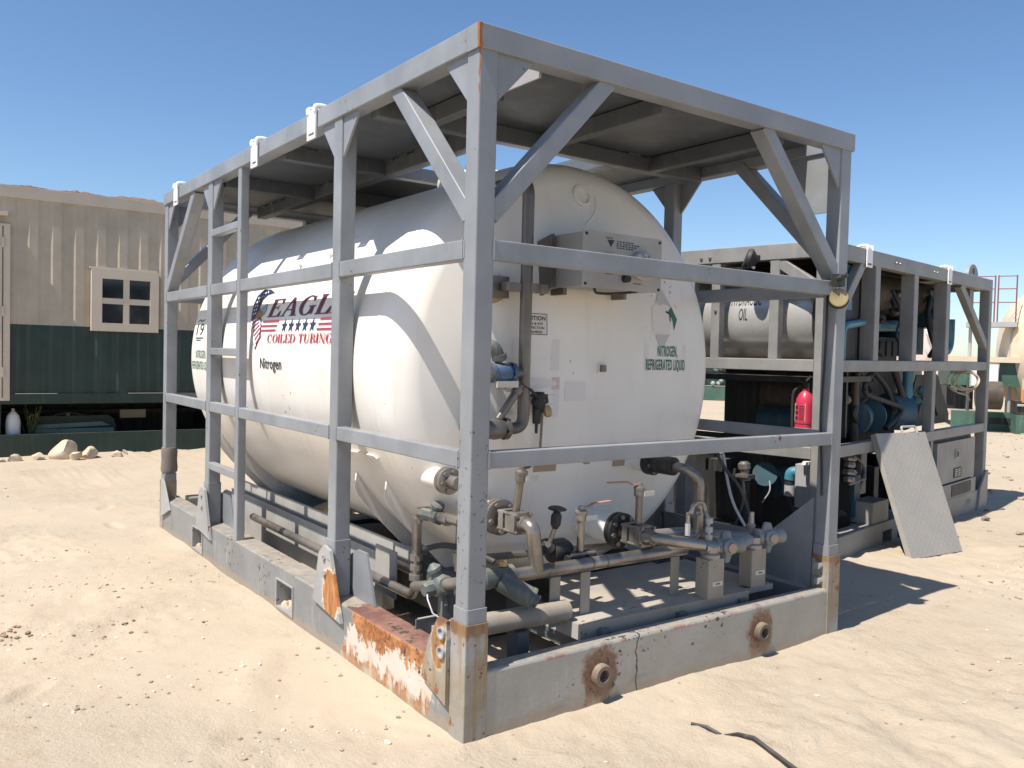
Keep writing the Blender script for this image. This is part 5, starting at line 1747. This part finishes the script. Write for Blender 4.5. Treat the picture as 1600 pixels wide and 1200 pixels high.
bp(MB().lathe([(0, 0.055), (0.02, 0.05)], (0.36, 0.27, 0.735), (0, 0, 1), 16), 'canister_cap', WHITE, can)
bp(MB().box(0.30, 0.62, 1.0, 1.16, 0.60, 0.70), 'junction_box', DARK)
bp(MB().lathe([(0, 0.02), (0.04, 0.018), (0.05, 0.03), (0.06, 0.01)], (0.36, 1.06, 0.70), (0, 0, 1), 8), 'tap', PALEBOX)
# dark inner bulkhead of the left lower bays with an opening to the rear at the far end
bp(MB().box(0.95, 0.97, 0.18, 2.25, 0.065, 0.86), 'dark_backing', DARK)
bp(MB().box(0.75, 0.78, 0.16, 1.13, 0.93, 1.46), 'dark_backing', DARK)
bp(MB().lathe([(0, 0.0), (0, 0.17), (0.45, 0.17), (0.45, 0)], (0.60, 0.30, 1.27), (0, 1, 0.05), 24), 'air_receiver', BROWN)
bp(MB().lathe([(0, 0.0), (0, 0.13), (0.35, 0.13), (0.35, 0)], (0.55, 0.42, 1.05), (0, 1, 0), 24), 'air_receiver', TEALD)

# black round work light leaning on the upper left edge of the second frame
wl = thing('work_light', 'black round work light fixed to the top beam above the oil drum', 'lamp')
wl.matrix_world = Matrix.Translation((3.723, 0.966, -0.035)) @ Matrix.Rotation(0.1728, 4, 'Z') @ Matrix.Translation((-0.06, 0.64, 2.33))
MB().lathe([(0.0, 0.0), (0.0, 0.075), (0.02, 0.085), (0.03, 0.085), (0.06, 0.06), (0.09, 0.03), (0.09, 0)], (-0.02, 0.0, 0.0), (0.55, -0.75, -0.35), 28, cap=False).build('lamp_housing', BLACK, wl)
MB().box(0.0, 0.05, -0.09, -0.04, -0.015, 0.02).build('lamp_bracket', BLACK, wl)
MB().lathe([(0, 0.012), (0.02, 0.008)], (0.0, -0.06, -0.075), (-1, 0, 0), 10).build('bolt', HOOKW, wl)


def toB(x, y, z):
    return Matrix.Translation((3.723, 0.966, -0.035)) @ Matrix.Rotation(0.1728, 4, 'Z') @ Matrix.Rotation(-0.0085, 4, 'Y') @ Vector((x, y, z))


for x, lb in ((0.70, "white slotted hook on the pump frame's top beam, beside the tank frame post"), (2.62, "white slotted hook on the pump frame's top beam, toward its right end")):
    p = toB(x, -0.001, BH + 0.002)
    hook(p, 0.1728, lb, 0.95)

# fire extinguisher hanging inside the corner of the second frame
fe = thing('fire_extinguisher', 'red fire extinguisher with paper label hanging in the pump frame corner', 'extinguisher', toB(0.105, 0.20, 0.90), (0, 0, 0.1728))
MB().lathe([(0.0, 0.0), (0.0, 0.060), (0.012, 0.072), (0.30, 0.074), (0.36, 0.066), (0.40, 0.045), (0.42, 0.024), (0.44, 0.022)], (0, 0, 0), (0, 0, 1), 32).build('cylinder', RED, fe)
MB().lathe([(0, 0.0765), (0.010, 0.0765)], (0, 0, 0.135), (0, 0, 1), 32, cap=False).build('strap', PALEBOX, fe)
MB().lathe([(0, 0.0765), (0.008, 0.0765)], (0, 0, 0.175), (0, 0, 1), 32, cap=False).build('strap', MAROON, fe)
q = MB()
q.lathe([(0, 0.024), (0.04, 0.024), (0.05, 0.014)], (0, 0, 0.44), (0, 0, 1), 14)
q.sweep([(0.0, 0.0, 0.475), (-0.05, 0.06, 0.51)], [(-0.01, -0.003), (0.01, -0.003), (0.01, 0.003), (-0.01, 0.003)])
q.build('valve_head', DARK, fe)
MB().sweep([(0.0, 0.0, 0.495), (-0.04, -0.05, 0.535)], [(-0.01, -0.003), (0.01, -0.003), (0.01, 0.003), (-0.01, 0.003)]).build('lever', PALEBOX, fe)
MB().pipe([(-0.01, 0.03, 0.46), (-0.03, 0.085, 0.42), (-0.03, 0.09, 0.30), (-0.03, 0.085, 0.12)], 0.010, 0.05, 10).build('hose', BLACK, fe)


def ext_map(u, v, k):
    a = u / 0.0752
    return Vector((-0.0752 * cos(a) - k * 3, 0.0752 * sin(a), v))


decal('paper_label', LABEL, fe, [rect_item(-0.035, 0.065 - i * 0.0, 0.195, 0.325) for i in range(1)], ext_map, 0.02)
lbl = []
for i in range(8):
    lbl.append(rect_item(-0.022, 0.012, 0.205 + i * 0.014, 0.210 + i * 0.014))
for i in range(3):
    lbl.append(rect_item(0.025, 0.055, 0.205 + i * 0.04, 0.230 + i * 0.04))
decal('lettering', BLACK_P, fe, lbl, lambda u, v, k: ext_map(u, v, k + 0.0003), 0)

# coil of pale cable hung in the right bay
cc = MB()
rr = random.Random(11)
for k in range(6):
    R0 = 0.105 + rr.uniform(-0.025, 0.02)
    ox, oz = rr.uniform(-0.03, 0.03), rr.uniform(-0.012, 0.012)
    cc.tube([(ox + R0 * 1.2 * cos(2 * pi * i / 26), -0.012 * k + 0.01 * sin(3 * 2 * pi * i / 26), oz + R0 * sin(2 * pi * i / 26)) for i in range(27)], 0.0045, 6)
cc.tube([(-0.09, -0.05, 0.0), (-0.11, -0.07, -0.07), (-0.06, -0.06, -0.12), (0.02, -0.05, -0.14), (0.05, -0.05, -0.19)], 0.006, 6)
cc.tube([(-0.13, -0.07, -0.05), (-0.07, -0.07, -0.09)], 0.018, 8)
co = cc.build('cable_coil', ROPE)
co.location = toB(3.30, 0.02, 1.36)
co.rotation_euler = (0, 0, -1.116)
tag(co, 'loose coil of pale cable hanging from the middle rail of the pump frame', 'cable')

# tread plate leaning on the second frame
P_bl, P_br = Vector((4.569, 0.731, 0.004)), Vector((5.225, 0.674, 0.004))
P_tl, P_tr = toB(0.974, -0.045, 0.965), toB(1.618, -0.185, 1.01)


def tread_material():
    m = Mat('tread_plate_steel', 0.5, 0.1)
    uv = m.obj()
    n = m.noise(4, 5)
    col = m.mix(m.step(n, 0.3, 0.7), (0.31, 0.29, 0.26), (0.35, 0.32, 0.28))
    col = m.mix(m.math('MULTIPLY', m.step(m.noise(9, 5, 0.7), 0.5, 0.75), 0.4), col, (0.36, 0.24, 0.14))
    hs = []
    for ang in (45, -45):
        mp = m.n('ShaderNodeMapping')
        m.put(mp.inputs[0], uv)
        mp.inputs['Rotation'].default_value = (0, 0, radians(ang))
        x, y, z = m.xyz(mp.outputs[0])
        a = m.math('SINE', m.math('MULTIPLY', x, 2 * pi / 0.046))
        c_ = m.math('SINE', m.math('MULTIPLY', y, 2 * pi / 0.023))
        hs.append(m.math('MULTIPLY', m.step(a, 0.2, 0.6), m.step(c_, 0.55, 0.9)))
    h = m.math('MAXIMUM', hs[0], hs[1])
    col = m.mix(m.math('MULTIPLY', h, 0.35), col, (0.52, 0.50, 0.47))
    m.color(col)
    m.bump(h, 0.55, 0.003)
    return m.m


tp = thing('tread_plate', 'dusty steel tread plate leaning against the front of the pump frame', 'steel plate', P_bl)
ux = (P_br - P_bl).normalized()
uy = ((P_tl - P_bl) - ux * ux.dot(P_tl - P_bl)).normalized()
uz = ux.cross(uy)
mrot = Matrix((ux, uy, uz)).transposed().to_4x4()
tp.matrix_world = Matrix.Translation(P_bl) @ mrot
hl_ = (P_tl - P_bl).length
MB().box(0, 0.66, 0, hl_, -0.004, 0.004).build('plate', tread_material(), tp)
MB().box(0.654, 0.660, 0, hl_, -0.045, -0.0045).build('folded_edge', SHEET, tp)
MB().box(0.0, 0.006, 0, hl_, -0.045, -0.0045).build('folded_edge', SHEET, tp)
q = MB()
q.pipe([(0.36, hl_ - 0.01, 0.0), (0.36, hl_ + 0.05, 0.0), (0.55, hl_ + 0.05, 0.0), (0.55, hl_ - 0.01, 0.0)], 0.010, 0.02, 8)
q.build('handle', PALEBOX, tp)

# ================================================================== SITE CABIN on the left
YC = 10.3
cb_x0, cb_x1 = -5.9, 6.25
cabn = thing('site_cabin', 'long beige and dark green corrugated cabin with a cream framed window', 'cabin', (0, YC, 0))


def corrugated(x0, x1, z0_, z1_, name, mat, skip=None, pitch=0.278, depth=0.02):
    xs_ = []
    x = x0
    while x < x1:
        for a, d in ((0, 0), (0.10, 0), (0.139, depth), (0.239, depth)):
            if x + a < x1:
                xs_.append((x + a, d))
        x += pitch
    xs_.append((x1, 0))
    vs_, fs_ = [], []
    for xx, d in xs_:
        vs_ += [(xx, d, z0_), (xx, d, z1_)]
    for i in range(len(xs_) - 1):
        fs_.append((2 * i, 2 * i + 2, 2 * i + 3, 2 * i + 1))
    return MB().add(vs_, fs_).build(name, mat, cabn, 10)


cz0, czm, cz1 = 0.83, 1.755, 3.42
corrugated(cb_x0, cb_x1, czm, cz1, 'wall_panel', BEIGE)
corrugated(cb_x0, cb_x1, cz0, czm - 0.001, 'wall_panel', DGREEN)
MB().box(cb_x0, cb_x1, -0.012, 0.06, 0.69, cz0).build('bottom_rail', DGREEN, cabn)
MB().box(cb_x0, cb_x1, -0.014, 0.05, cz1, 3.555).build('top_rail', BEIGEL, cabn)
MB().box(cb_x0, cb_x1, 0.06, 2.44, 0.70, 3.50).build('cabin_body', BEIGE, cabn)
MB().box(cb_x0 - 0.02, cb_x1 + 0.02, -0.02, 2.46, 3.556, 3.575).build('roof', BEIGEL, cabn)
q = MB()
for x, ln_ in ((-0.5, 0.5), (0.9, 0.6), (2.0, 0.4)):
    q.box(x, x + ln_, -0.018, -0.0125, 0.826, 0.835)
q.build('worn_edge', BEIGEL, cabn)
# window: frame, mullions, four panes, small hood
wx0, wx1, wz0, wz1 = 0.405, 1.285, 1.70, 2.565
wf = MB()
fw = 0.135
wf.box(wx0, wx1, -0.07, 0.01, wz0, wz0 + fw - 0.02)
wf.box(wx0, wx1, -0.07, 0.01, wz1 - fw, wz1)
wf.box(wx0, wx0 + fw, -0.07, 0.01, wz0 + fw - 0.02, wz1 - fw)
wf.box(wx1 - fw + 0.02, wx1, -0.07, 0.01, wz0 + fw - 0.02, wz1 - fw)
win = wf.build('window', BEIGEL, cabn)
mx, mz = (wx0 + fw + wx1 - fw + 0.02) / 2, (wz0 + wz1) / 2 - 0.01
q = MB()
q.box(mx - 0.04, mx + 0.04, -0.055, 0.005, wz0 + fw - 0.02, wz1 - fw)
q.box(wx0 + fw, mx - 0.0405, -0.055, 0.005, mz - 0.04, mz + 0.04)
q.box(mx + 0.0405, wx1 - fw + 0.02, -0.055, 0.005, mz - 0.04, mz + 0.04)
q.build('mullion', BEIGEL, win)
for xa, xb in ((wx0 + fw, mx - 0.04), (mx + 0.04, wx1 - fw + 0.02)):
    for za, zb_ in ((wz0 + fw - 0.02, mz - 0.04), (mz + 0.04, wz1 - fw)):
        MB().box(xa, xb, -0.035, -0.030, za, zb_).build('pane', GLASS, win)
MB().box(wx0 - 0.02, wx1 - 0.02, -0.05, 0.0, wz1 + 0.001, wz1 + 0.025).build('hood', BEIGEL, win)
# door frame on the left edge, with hinges
MB().box(-1.52, -0.565, -0.05, 0.03, cz0 - 0.09, 3.06).build('door', BEIGEL, cabn)
MB().box(-0.655, -0.645, -0.056, -0.0505, cz0 - 0.05, 3.03).build('door_gap', DARK, cabn)
for zz in (1.05, 1.85, 2.75):
    MB().box(-0.665, -0.635, -0.068, -0.0565, zz, zz + 0.13).build('hinge', BEIGEL, cabn)
MB().box(-1.6, -0.60, -0.13, 0.0, 3.16, 3.21).build('door_hood', BEIGEL, cabn)
# skid underneath
sk = MB()
sk.box(cb_x0, cb_x1, -0.06, 0.06, -0.05, 0.285)
sk.box(cb_x0, cb_x1, 2.3, 2.42, -0.05, 0.285)
skd = sk.build('skid_beam', DGREEN, cabn)
for x in (-4.4, -1.15, 2.25, 5.2):
    MB().box(x, x + 0.5, 0.10, 2.2, 0.20, 0.695).build('skid_block', DGREEN, cabn)
MB().box(cb_x0, cb_x1, 1.2, 1.26, 0.46, 0.52).build('service_pipe', DARK, cabn)
MB().box(0.9, 1.25, 0.5, 0.56, 0.44, 0.56).build('pipe_joint', OLIVE, cabn)

MB().box(cb_x0, cb_x1, 1.6, 1.64, -0.05, 0.70).build('under_cabin_shade', DARK, cabn)  # dark sheet added to stand for the shade beneath the cabin
# things standing under the cabin
gc = thing('gas_cylinder', 'short white round-topped gas cylinder standing under the cabin', 'gas cylinder', (-0.50, YC + 0.22, 0.0))
MB().lathe([(0.02, 0.0), (0.02, 0.075), (0.0, 0.085), (0.04, 0.09), (0.44, 0.09), (0.52, 0.075), (0.575, 0.03), (0.585, 0.0)], (0, 0, 0), (0, 0, 1), 24).build('cylinder', WHITE, gc)
MB().lathe([(0, 0.02), (0.035, 0.02)], (0, 0, 0.583), (0, 0, 1), 10).build('valve_boss', PALEBOX, gc)
gt = thing('green_fuel_tank', 'low pale green fuel tank lying under the cabin behind its skid beam', 'fuel tank', (0.15, YC + 0.55, 0.0))
MB().prism([(-0.45, 0.0), (0.75, 0.0), (0.68, 0.42), (0.60, 0.48), (-0.36, 0.48), (-0.45, 0.40)], (0, 0.0, 0), (1, 0, 0), (0, 0, 1), -0.8).build('tank_body', DGREEN, gt)
MB().prism([(-0.40, 0.30), (0.62, 0.335), (0.50, 0.39), (-0.40, 0.36)], (0, -0.012, 0), (1, 0, 0), (0, 0, 1), 0.01).build('label_strip', LGREEN, gt)
MB().prism([(-0.43, 0.0), (0.72, 0.0), (0.66, 0.30), (-0.43, 0.30)], (0, -0.02, 0), (1, 0, 0), (0, 0, 1), 0.015).build('side_sheet', LGREEN, gt)
MB().lathe([(0, 0.03), (0.02, 0.03), (0.03, 0.012), (0.045, 0.010)], (0.08, 0.1, 0.48), (0, 0, 1), 12).build('filler_cap', PALEBOX, gt)
MB().sweep([(0.08 - 0.2, 0.06, 0.485), (0.08, 0.04, 0.525), (0.28, 0.06, 0.485)], [(-0.006, -0.006), (0.006, -0.006), (0.006, 0.006), (-0.006, 0.006)]).build('carry_strap', BROWN, gt)
# weed growing there
wd_ = thing('desert_weed', 'small green weed growing in the gap under the cabin floor', 'plant', (-0.28, YC + 0.30, 0.0))
rr = random.Random(4)
stq, lfq = MB(), MB()
for k in range(16):
    a, t = rr.uniform(0, 2 * pi), rr.uniform(0.05, 0.16)
    h_ = rr.uniform(0.45, 0.66)
    tip = Vector((cos(a) * t, sin(a) * t, h_))
    stq.tube([(0, 0, 0), tip * 0.5 + Vector((0, 0, 0.03)), tip], 0.004, 5)
    for j in range(12):
        p = tip * rr.uniform(0.55, 1.0)
        d = Vector((rr.uniform(-1, 1), rr.uniform(-1, 1), rr.uniform(-0.2, 1))).normalized() * rr.uniform(0.03, 0.055)
        s_ = d.cross(Vector((0.3, 0.2, 1))).normalized() * 0.012
        lfq.add([p, p + d * 0.5 + s_, p + d, p + d * 0.5 - s_], [(0, 1, 2, 3)])
stq.build('stem', LEAF, wd_)
lfq.build('foliage', LEAF, wd_, 0)['kind'] = 'stuff'

# rusty scrap lying on the cabin roof
rr = random.Random(21)
for i, (x, ln_, hh, lb) in enumerate(((-0.55, 0.42, 0.09, 'small rusty red lump of scrap at the left end of the cabin roof edge'), (0.02, 0.55, 0.11, 'rusty brown humped scrap sheet on the cabin roof, above the door side'),
                                      (0.62, 0.85, 0.13, 'long rusty scrap sheet on the cabin roof, above the window'), (1.55, 0.48, 0.08, 'rusty scrap sheet on the cabin roof, just left of the tank frame'),
                                      (2.6, 0.8, 0.07, 'rusty scrap sheet on the cabin roof, seen through the tank frame ladder'))):
    n_, m_ = 14, 6
    vs_, fs_ = [], []
    for a in range(n_ + 1):
        for c in range(m_ + 1):
            u, v_ = a / n_, c / m_
            e = (sin(pi * u) ** 0.5) * (sin(pi * v_) ** 0.5)
            vs_.append((u * ln_, v_ * 0.5, 0.004 + e * hh * 0.6 * (0.35 + 0.65 * rr.random())))
    for a in range(n_):
        for c in range(m_):
            k = a * (m_ + 1) + c
            fs_.append((k, k + m_ + 1, k + m_ + 2, k + 1))
    o = MB().add(vs_, fs_).build('scrap_sheet', RUSTY, None, 20)
    o.location = (x, YC - 0.015 + 0.01 * i, 3.576)
    tag(o, lb, 'scrap', 'rusty scrap on the cabin roof')

# ================================================================== ROCKS, CABLE, PEBBLES


def rock_mesh(seed, sx, sy, sz):
    r_ = random.Random(seed)
    bm = bmesh.new()
    bmesh.ops.create_icosphere(bm, subdivisions=3, radius=1)
    dirs = [(Vector((r_.uniform(-1, 1), r_.uniform(-1, 1), r_.uniform(-0.5, 1))).normalized(), r_.uniform(0.45, 0.85)) for _ in range(16)]
    for v_ in bm.verts:
        p = v_.co.copy()
        for d, l in dirs:
            t = p.dot(d)
            if t > l:
                p -= d * (t - l)
        p *= 1 + r_.uniform(-0.025, 0.025)
        v_.co = Vector((p.x * sx, p.y * sy, p.z * sz))
    me = bpy.data.meshes.new('rock')
    bm.to_mesh(me)
    bm.free()
    me.polygons.foreach_set('use_smooth', [True] * len(me.polygons))
    me.set_sharp_from_angle(angle=radians(28))
    me.materials.append(ROCKM)
    return me


rocks = [(0.02, 9.75, 0.24, 0.16, 0.17, 'largest pale rock, wedge shaped, against the cabin skid'), (0.30, 9.68, 0.20, 0.13, 0.11, 'long flat pale rock just right of the largest rock'),
         (-0.30, 9.70, 0.13, 0.10, 0.075, 'flat pale rock just left of the largest rock'), (-0.55, 9.66, 0.12, 0.10, 0.075, 'pinkish pale rock at the left edge by the cabin skid'),
         (0.10, 9.52, 0.13, 0.10, 0.10, 'small rock in front of the largest rock'), (0.62, 9.62, 0.10, 0.08, 0.06, 'small rock right of the long flat rock'), (0.78, 9.86, 0.06, 0.05, 0.045, 'pebble-sized rock farthest right along the cabin skid'),
         (-0.72, 9.62, 0.07, 0.06, 0.05, 'tiny rock at the very left edge beside the pinkish rock')]
for i, (x, y, a, b_, c_, lb) in enumerate(rocks):
    o = bpy.data.objects.new('rock', rock_mesh(40 + i, a, b_, c_))
    COL.objects.link(o)
    o.location = (x, y, float(sand_height(x, y)) + c_ * 0.45)
    o.rotation_euler = (0, 0, i * 1.3)
    tag(o, lb, 'rock', 'rocks along the cabin skid')

# half buried black cable in the foreground
pts = [(0.90, -0.35), (0.915, -0.42), (0.93, -0.49), (0.935, -0.56), (0.93, -0.64), (0.92, -0.74), (0.90, -0.84), (0.87, -0.95), (0.83, -1.08), (0.78, -1.22)]
lift = [0.002, 0.006, -0.010, 0.004, 0.010, 0.012, 0.014, 0.014, 0.014, 0.014]
cv = [(x, y, float(sand_height(x, y)) + l_) for (x, y), l_ in zip(pts, lift)]
fine_pts = []
for i in range(len(cv) - 1):
    for k in range(6):
        t = k / 6
        fine_pts.append(Vector(cv[i]).lerp(Vector(cv[i + 1]), t))
fine_pts.append(Vector(cv[-1]))
tag(MB().tube(fine_pts, 0.0095, 10).build('cable', BLACK), 'black cable half buried in the sand in the foreground', 'cable')


def scatter(name, n, seed, mat, region, smin, smax, dark=False):
    """small stones lying on the sand, one object"""
    r_ = random.Random(seed)
    base = []
    for k in range(5):
        bm = bmesh.new()
        bmesh.ops.create_icosphere(bm, subdivisions=1, radius=1)
        vs_ = [v_.co * r_.uniform(0.7, 1.15) for v_ in bm.verts]
        fs_ = [tuple(v_.index for v_ in f.verts) for f in bm.faces]
        base.append((vs_, fs_))
        bm.free()
    q_ = MB()
    cnt = 0
    pl = []
    while cnt < n:
        x, y = region(r_)
        if -0.02 < x < 2.5 and -0.02 < y < 4.7:
            continue
        pl.append((x, y, smin + (smax - smin) * r_.random() ** 3))
        cnt += 1
    hz = sand_height(np.array([p[0] for p in pl]), np.array([p[1] for p in pl]))
    for (x, y, s_), z_ in zip(pl, hz):
        vs_, fs_ = base[r_.randrange(5)]
        a = r_.uniform(0, 6.28)
        ca, sa = cos(a), sin(a)
        ex = r_.uniform(0.8, 1.7)
        q_.add([(x + s_ * (v_.x * ca * ex - v_.y * sa), y + s_ * (v_.x * sa * ex + v_.y * ca), float(z_) + s_ * (v_.z * 0.6 + 0.25)) for v_ in vs_], fs_)
    o = q_.build(name, mat, None, 0)
    o['kind'] = 'stuff'
    o['label'] = 'scattered small stones lying on the sand'
    return o


def reg_near(r_):
    if r_.random() < 0.78:
        # clusters
        cx, cy = [(-1.3, 3.1), (-1.0, 2.0), (-0.9, 1.15), (-0.5, 2.9), (-0.55, 0.3), (-2.0, 0.2), (3.0, -1.0), (4.6, 0.0), (-2.4, 5.0), (-1.2, 3.9)][r_.randrange(10)]
        return cx + r_.gauss(0, 0.40), cy + r_.gauss(0, 0.16)
    return r_.uniform(-4.5, 7), r_.uniform(-2.2, 9.5)


PEBD = paint('dark_pebble', (0.30, 0.225, 0.165), 0.9, mottle=0.5, dust=0.2)
PEBL = paint('pale_pebble', (0.60, 0.52, 0.42), 0.9, mottle=0.2, dust=0.1)
scatter('gravel', 1100, 1, PEBD, reg_near, 0.002, 0.013)
scatter('gravel', 700, 2, PEBL, reg_near, 0.002, 0.012)


def reg_left(r_):
    return -1.33 + r_.gauss(0, 0.09), 2.25 + r_.gauss(0, 0.06)


scatter('gravel', 60, 3, paint('brown_clod', (0.24, 0.15, 0.10), 0.9, mottle=0.3), reg_left, 0.004, 0.016)


def reg_far(r_):
    return r_.uniform(5, 22), r_.uniform(-1, 9)


scatter('gravel', 900, 7, PEBD, reg_far, 0.01, 0.05)

# ================================================================== FAR RIGHT: cream tank on a green skid
ft = thing('cream_storage_tank', 'cream round ended storage tank on a green skid in the far right background', 'storage tank', (19.6, 6.9, 0.0), (0, 0, -0.95))
# local x runs along the skid front (towards the right of the picture), y away from the camera
MB().box(-1.0, 7.0, 0.0, 0.16, -0.05, 0.44).build('skid_beam', MGREEN, ft)
MB().box(-0.2, 0.3, -0.012, 0.0, 0.15, 0.30).build('fork_pocket', DARK, ft)
MB().box(0.9, 1.4, -0.012, 0.0, 0.15, 0.30).build('fork_pocket', DARK, ft)
MB().box(-1.0, 7.0, 0.5, 2.4, 1.05, 1.62).build('tank_base', MGREEN, ft)
MB().box(-1.3, 7.0, 0.35, 2.5, 1.625, 1.76).build('deck', CREAM, ft)
MB().box(0.6, 7.0, 1.6, 2.3, 0.0, 1.05).build('machine_wall', DGREEN, ft)
MB().lathe([(0.0, 0.0), (0.03, 0.5), (0.12, 0.95), (0.30, 1.3), (0.55, 1.5), (0.9, 1.6), (6.5, 1.6)], (0.25, 1.5, 1.88), (1, 0, 0), 48).build('tank_shell', CREAM, ft)
MB().box(-0.55, 0.02, 0.30, 0.36, 1.05, 1.56).build('white_panel', WHITE, ft)
MB().box(-0.58, 0.05, 0.361, 0.40, 1.02, 1.60).build('panel_frame', PALEBOX, ft)
MB().box(-1.0, -0.4, 0.9, 2.2, 0.44, 1.04).build('pump_box', DARK, ft)
for x in (0.55, 1.9):
    MB().box(x, x + 0.06, 0.35, 0.41, 0.44, 1.62).build('deck_leg', CREAM, ft)
# orange trimmed engine in front of it
en = thing('orange_engine', 'small engine with orange side plates and an olive drum in the far right background', 'engine', (18.9, 6.2, 0.0), (0, 0, -0.95))
MB().box(0.0, 0.9, 0.0, 0.6, 0.45, 0.75).build('engine_body', DARK, en)
MB().box(0.10, 0.55, -0.02, -0.001, 0.72, 1.02).build('side_plate', ORANGEP, en)
MB().lathe([(0, 0), (0.0, 0.2), (0.05, 0.23), (0.9, 0.23), (0.95, 0.2), (0.95, 0)], (0.30, 0.25, 1.18), (1, 0, 0), 24).build('olive_drum', OLIVE, en)
MB().lathe([(0, 0), (0.0, 0.3), (0.1, 0.33), (0.5, 0.33), (0.5, 0)], (-0.75, 0.4, 0.85), (1, 0, 0), 24).build('brown_drum', BROWN, en)
MB().rhs((0.20, -0.05, 0.62), (0.20, -0.05, 1.25), 0.05, 0.05).build('frame_leg', PALEBOX, en)
MB().rhs((0.0, -0.05, 0.66), (1.5, -0.05, 0.66), 0.05, 0.05).build('frame_rail', PALEBOX, en)
MB().box(0.0, 1.5, 0.0, 0.5, 0.0, 0.44).build('engine_skid', MGREEN, en)
# maroon guard rail on a platform behind the frame
gr_ = thing('guard_rail', 'thin maroon pipe guard rail standing high in the far right background', 'railing', (20.04, 7.30, 0.0), (0, 0, -1.14))
for x in (0.0, 0.07, 0.46):
    MB().cyl((x, 0, 2.6), (x, 0, 3.76), 0.016, 8).build('post', MAROON, gr_)
for za in (3.10, 3.43, 3.74):
    MB().cyl((-0.5, 0, za), (0.0, 0, za), 0.013, 8).build('rail', MAROON, gr_)
    MB().cyl((0.07, 0, za), (0.46, 0, za), 0.013, 8).build('rail', MAROON, gr_)
MB().box(-0.6, 0.5, -0.05, 0.6, 2.5, 2.62).build('platform', PALEBOX, gr_)
for x in (-0.5, 0.4):
    MB().cyl((x, 0.2, 0), (x, 0.2, 2.5), 0.04, 8).build('platform_leg', PALEBOX, gr_)
# pale rubble heap behind
hp = MB()
rr = random.Random(30)
n_ = 22
vs_, fs_ = [], []
for a in range(n_ + 1):
    for c in range(n_ + 1):
        u, v_ = a / n_ * 2 - 1, c / n_ * 2 - 1
        e = max(0.0, 1 - (u * u + v_ * v_)) ** 0.7
        vs_.append((u * 2.6, v_ * 2.6, e * 3.1 * (0.86 + 0.28 * rr.random()) - 0.05))
for a in range(n_):
    for c in range(n_):
        k = a * (n_ + 1) + c
        fs_.append((k, k + n_ + 1, k + n_ + 2, k + 1))
o = MB().add(vs_, fs_).build('rubble_heap', paint('pale_rubble', (0.52, 0.43, 0.37), 0.9, mottle=0.25, bump=0.5), None, 30)
o.location = (25.5, 13.2, 0)
tag(o, 'pale pinkish heap of rubble rising behind the far end of the pump frame', 'rubble heap')
# dark green engine unit glimpsed through the second frame
ge = thing('green_generator', 'dark green engine unit glimpsed through the open bay of the pump frame', 'generator', (23.6, 18.9, 0.0), (0, 0, -0.864))
MB().box(-1.5, 1.5, 0.0, 1.0, 0.55, 1.9).build('generator_body', DGREEN, ge)
rr = random.Random(77)
q = MB()
for k in range(60):
    x, z_ = rr.uniform(-1.3, 1.3), rr.uniform(0.6, 1.85)
    s_ = rr.uniform(0.05, 0.14)
    q.lathe([(0, s_), (0.1, s_ * 0.9), (0.16, s_ * 0.3)], (x, 0, z_), (rr.uniform(-.4, .4), -1, rr.uniform(-.4, .4)), 8)
q.build('engine_fittings', LGREEN, ge)
MB().box(-1.7, 1.7, -0.1, 1.1, 0.0, 0.5).build('generator_skid', MGREEN, ge)
MB().box(1.5, 1.58, -0.05, 0.0, 0.5, 2.1).build('generator_post', CREAM, ge)
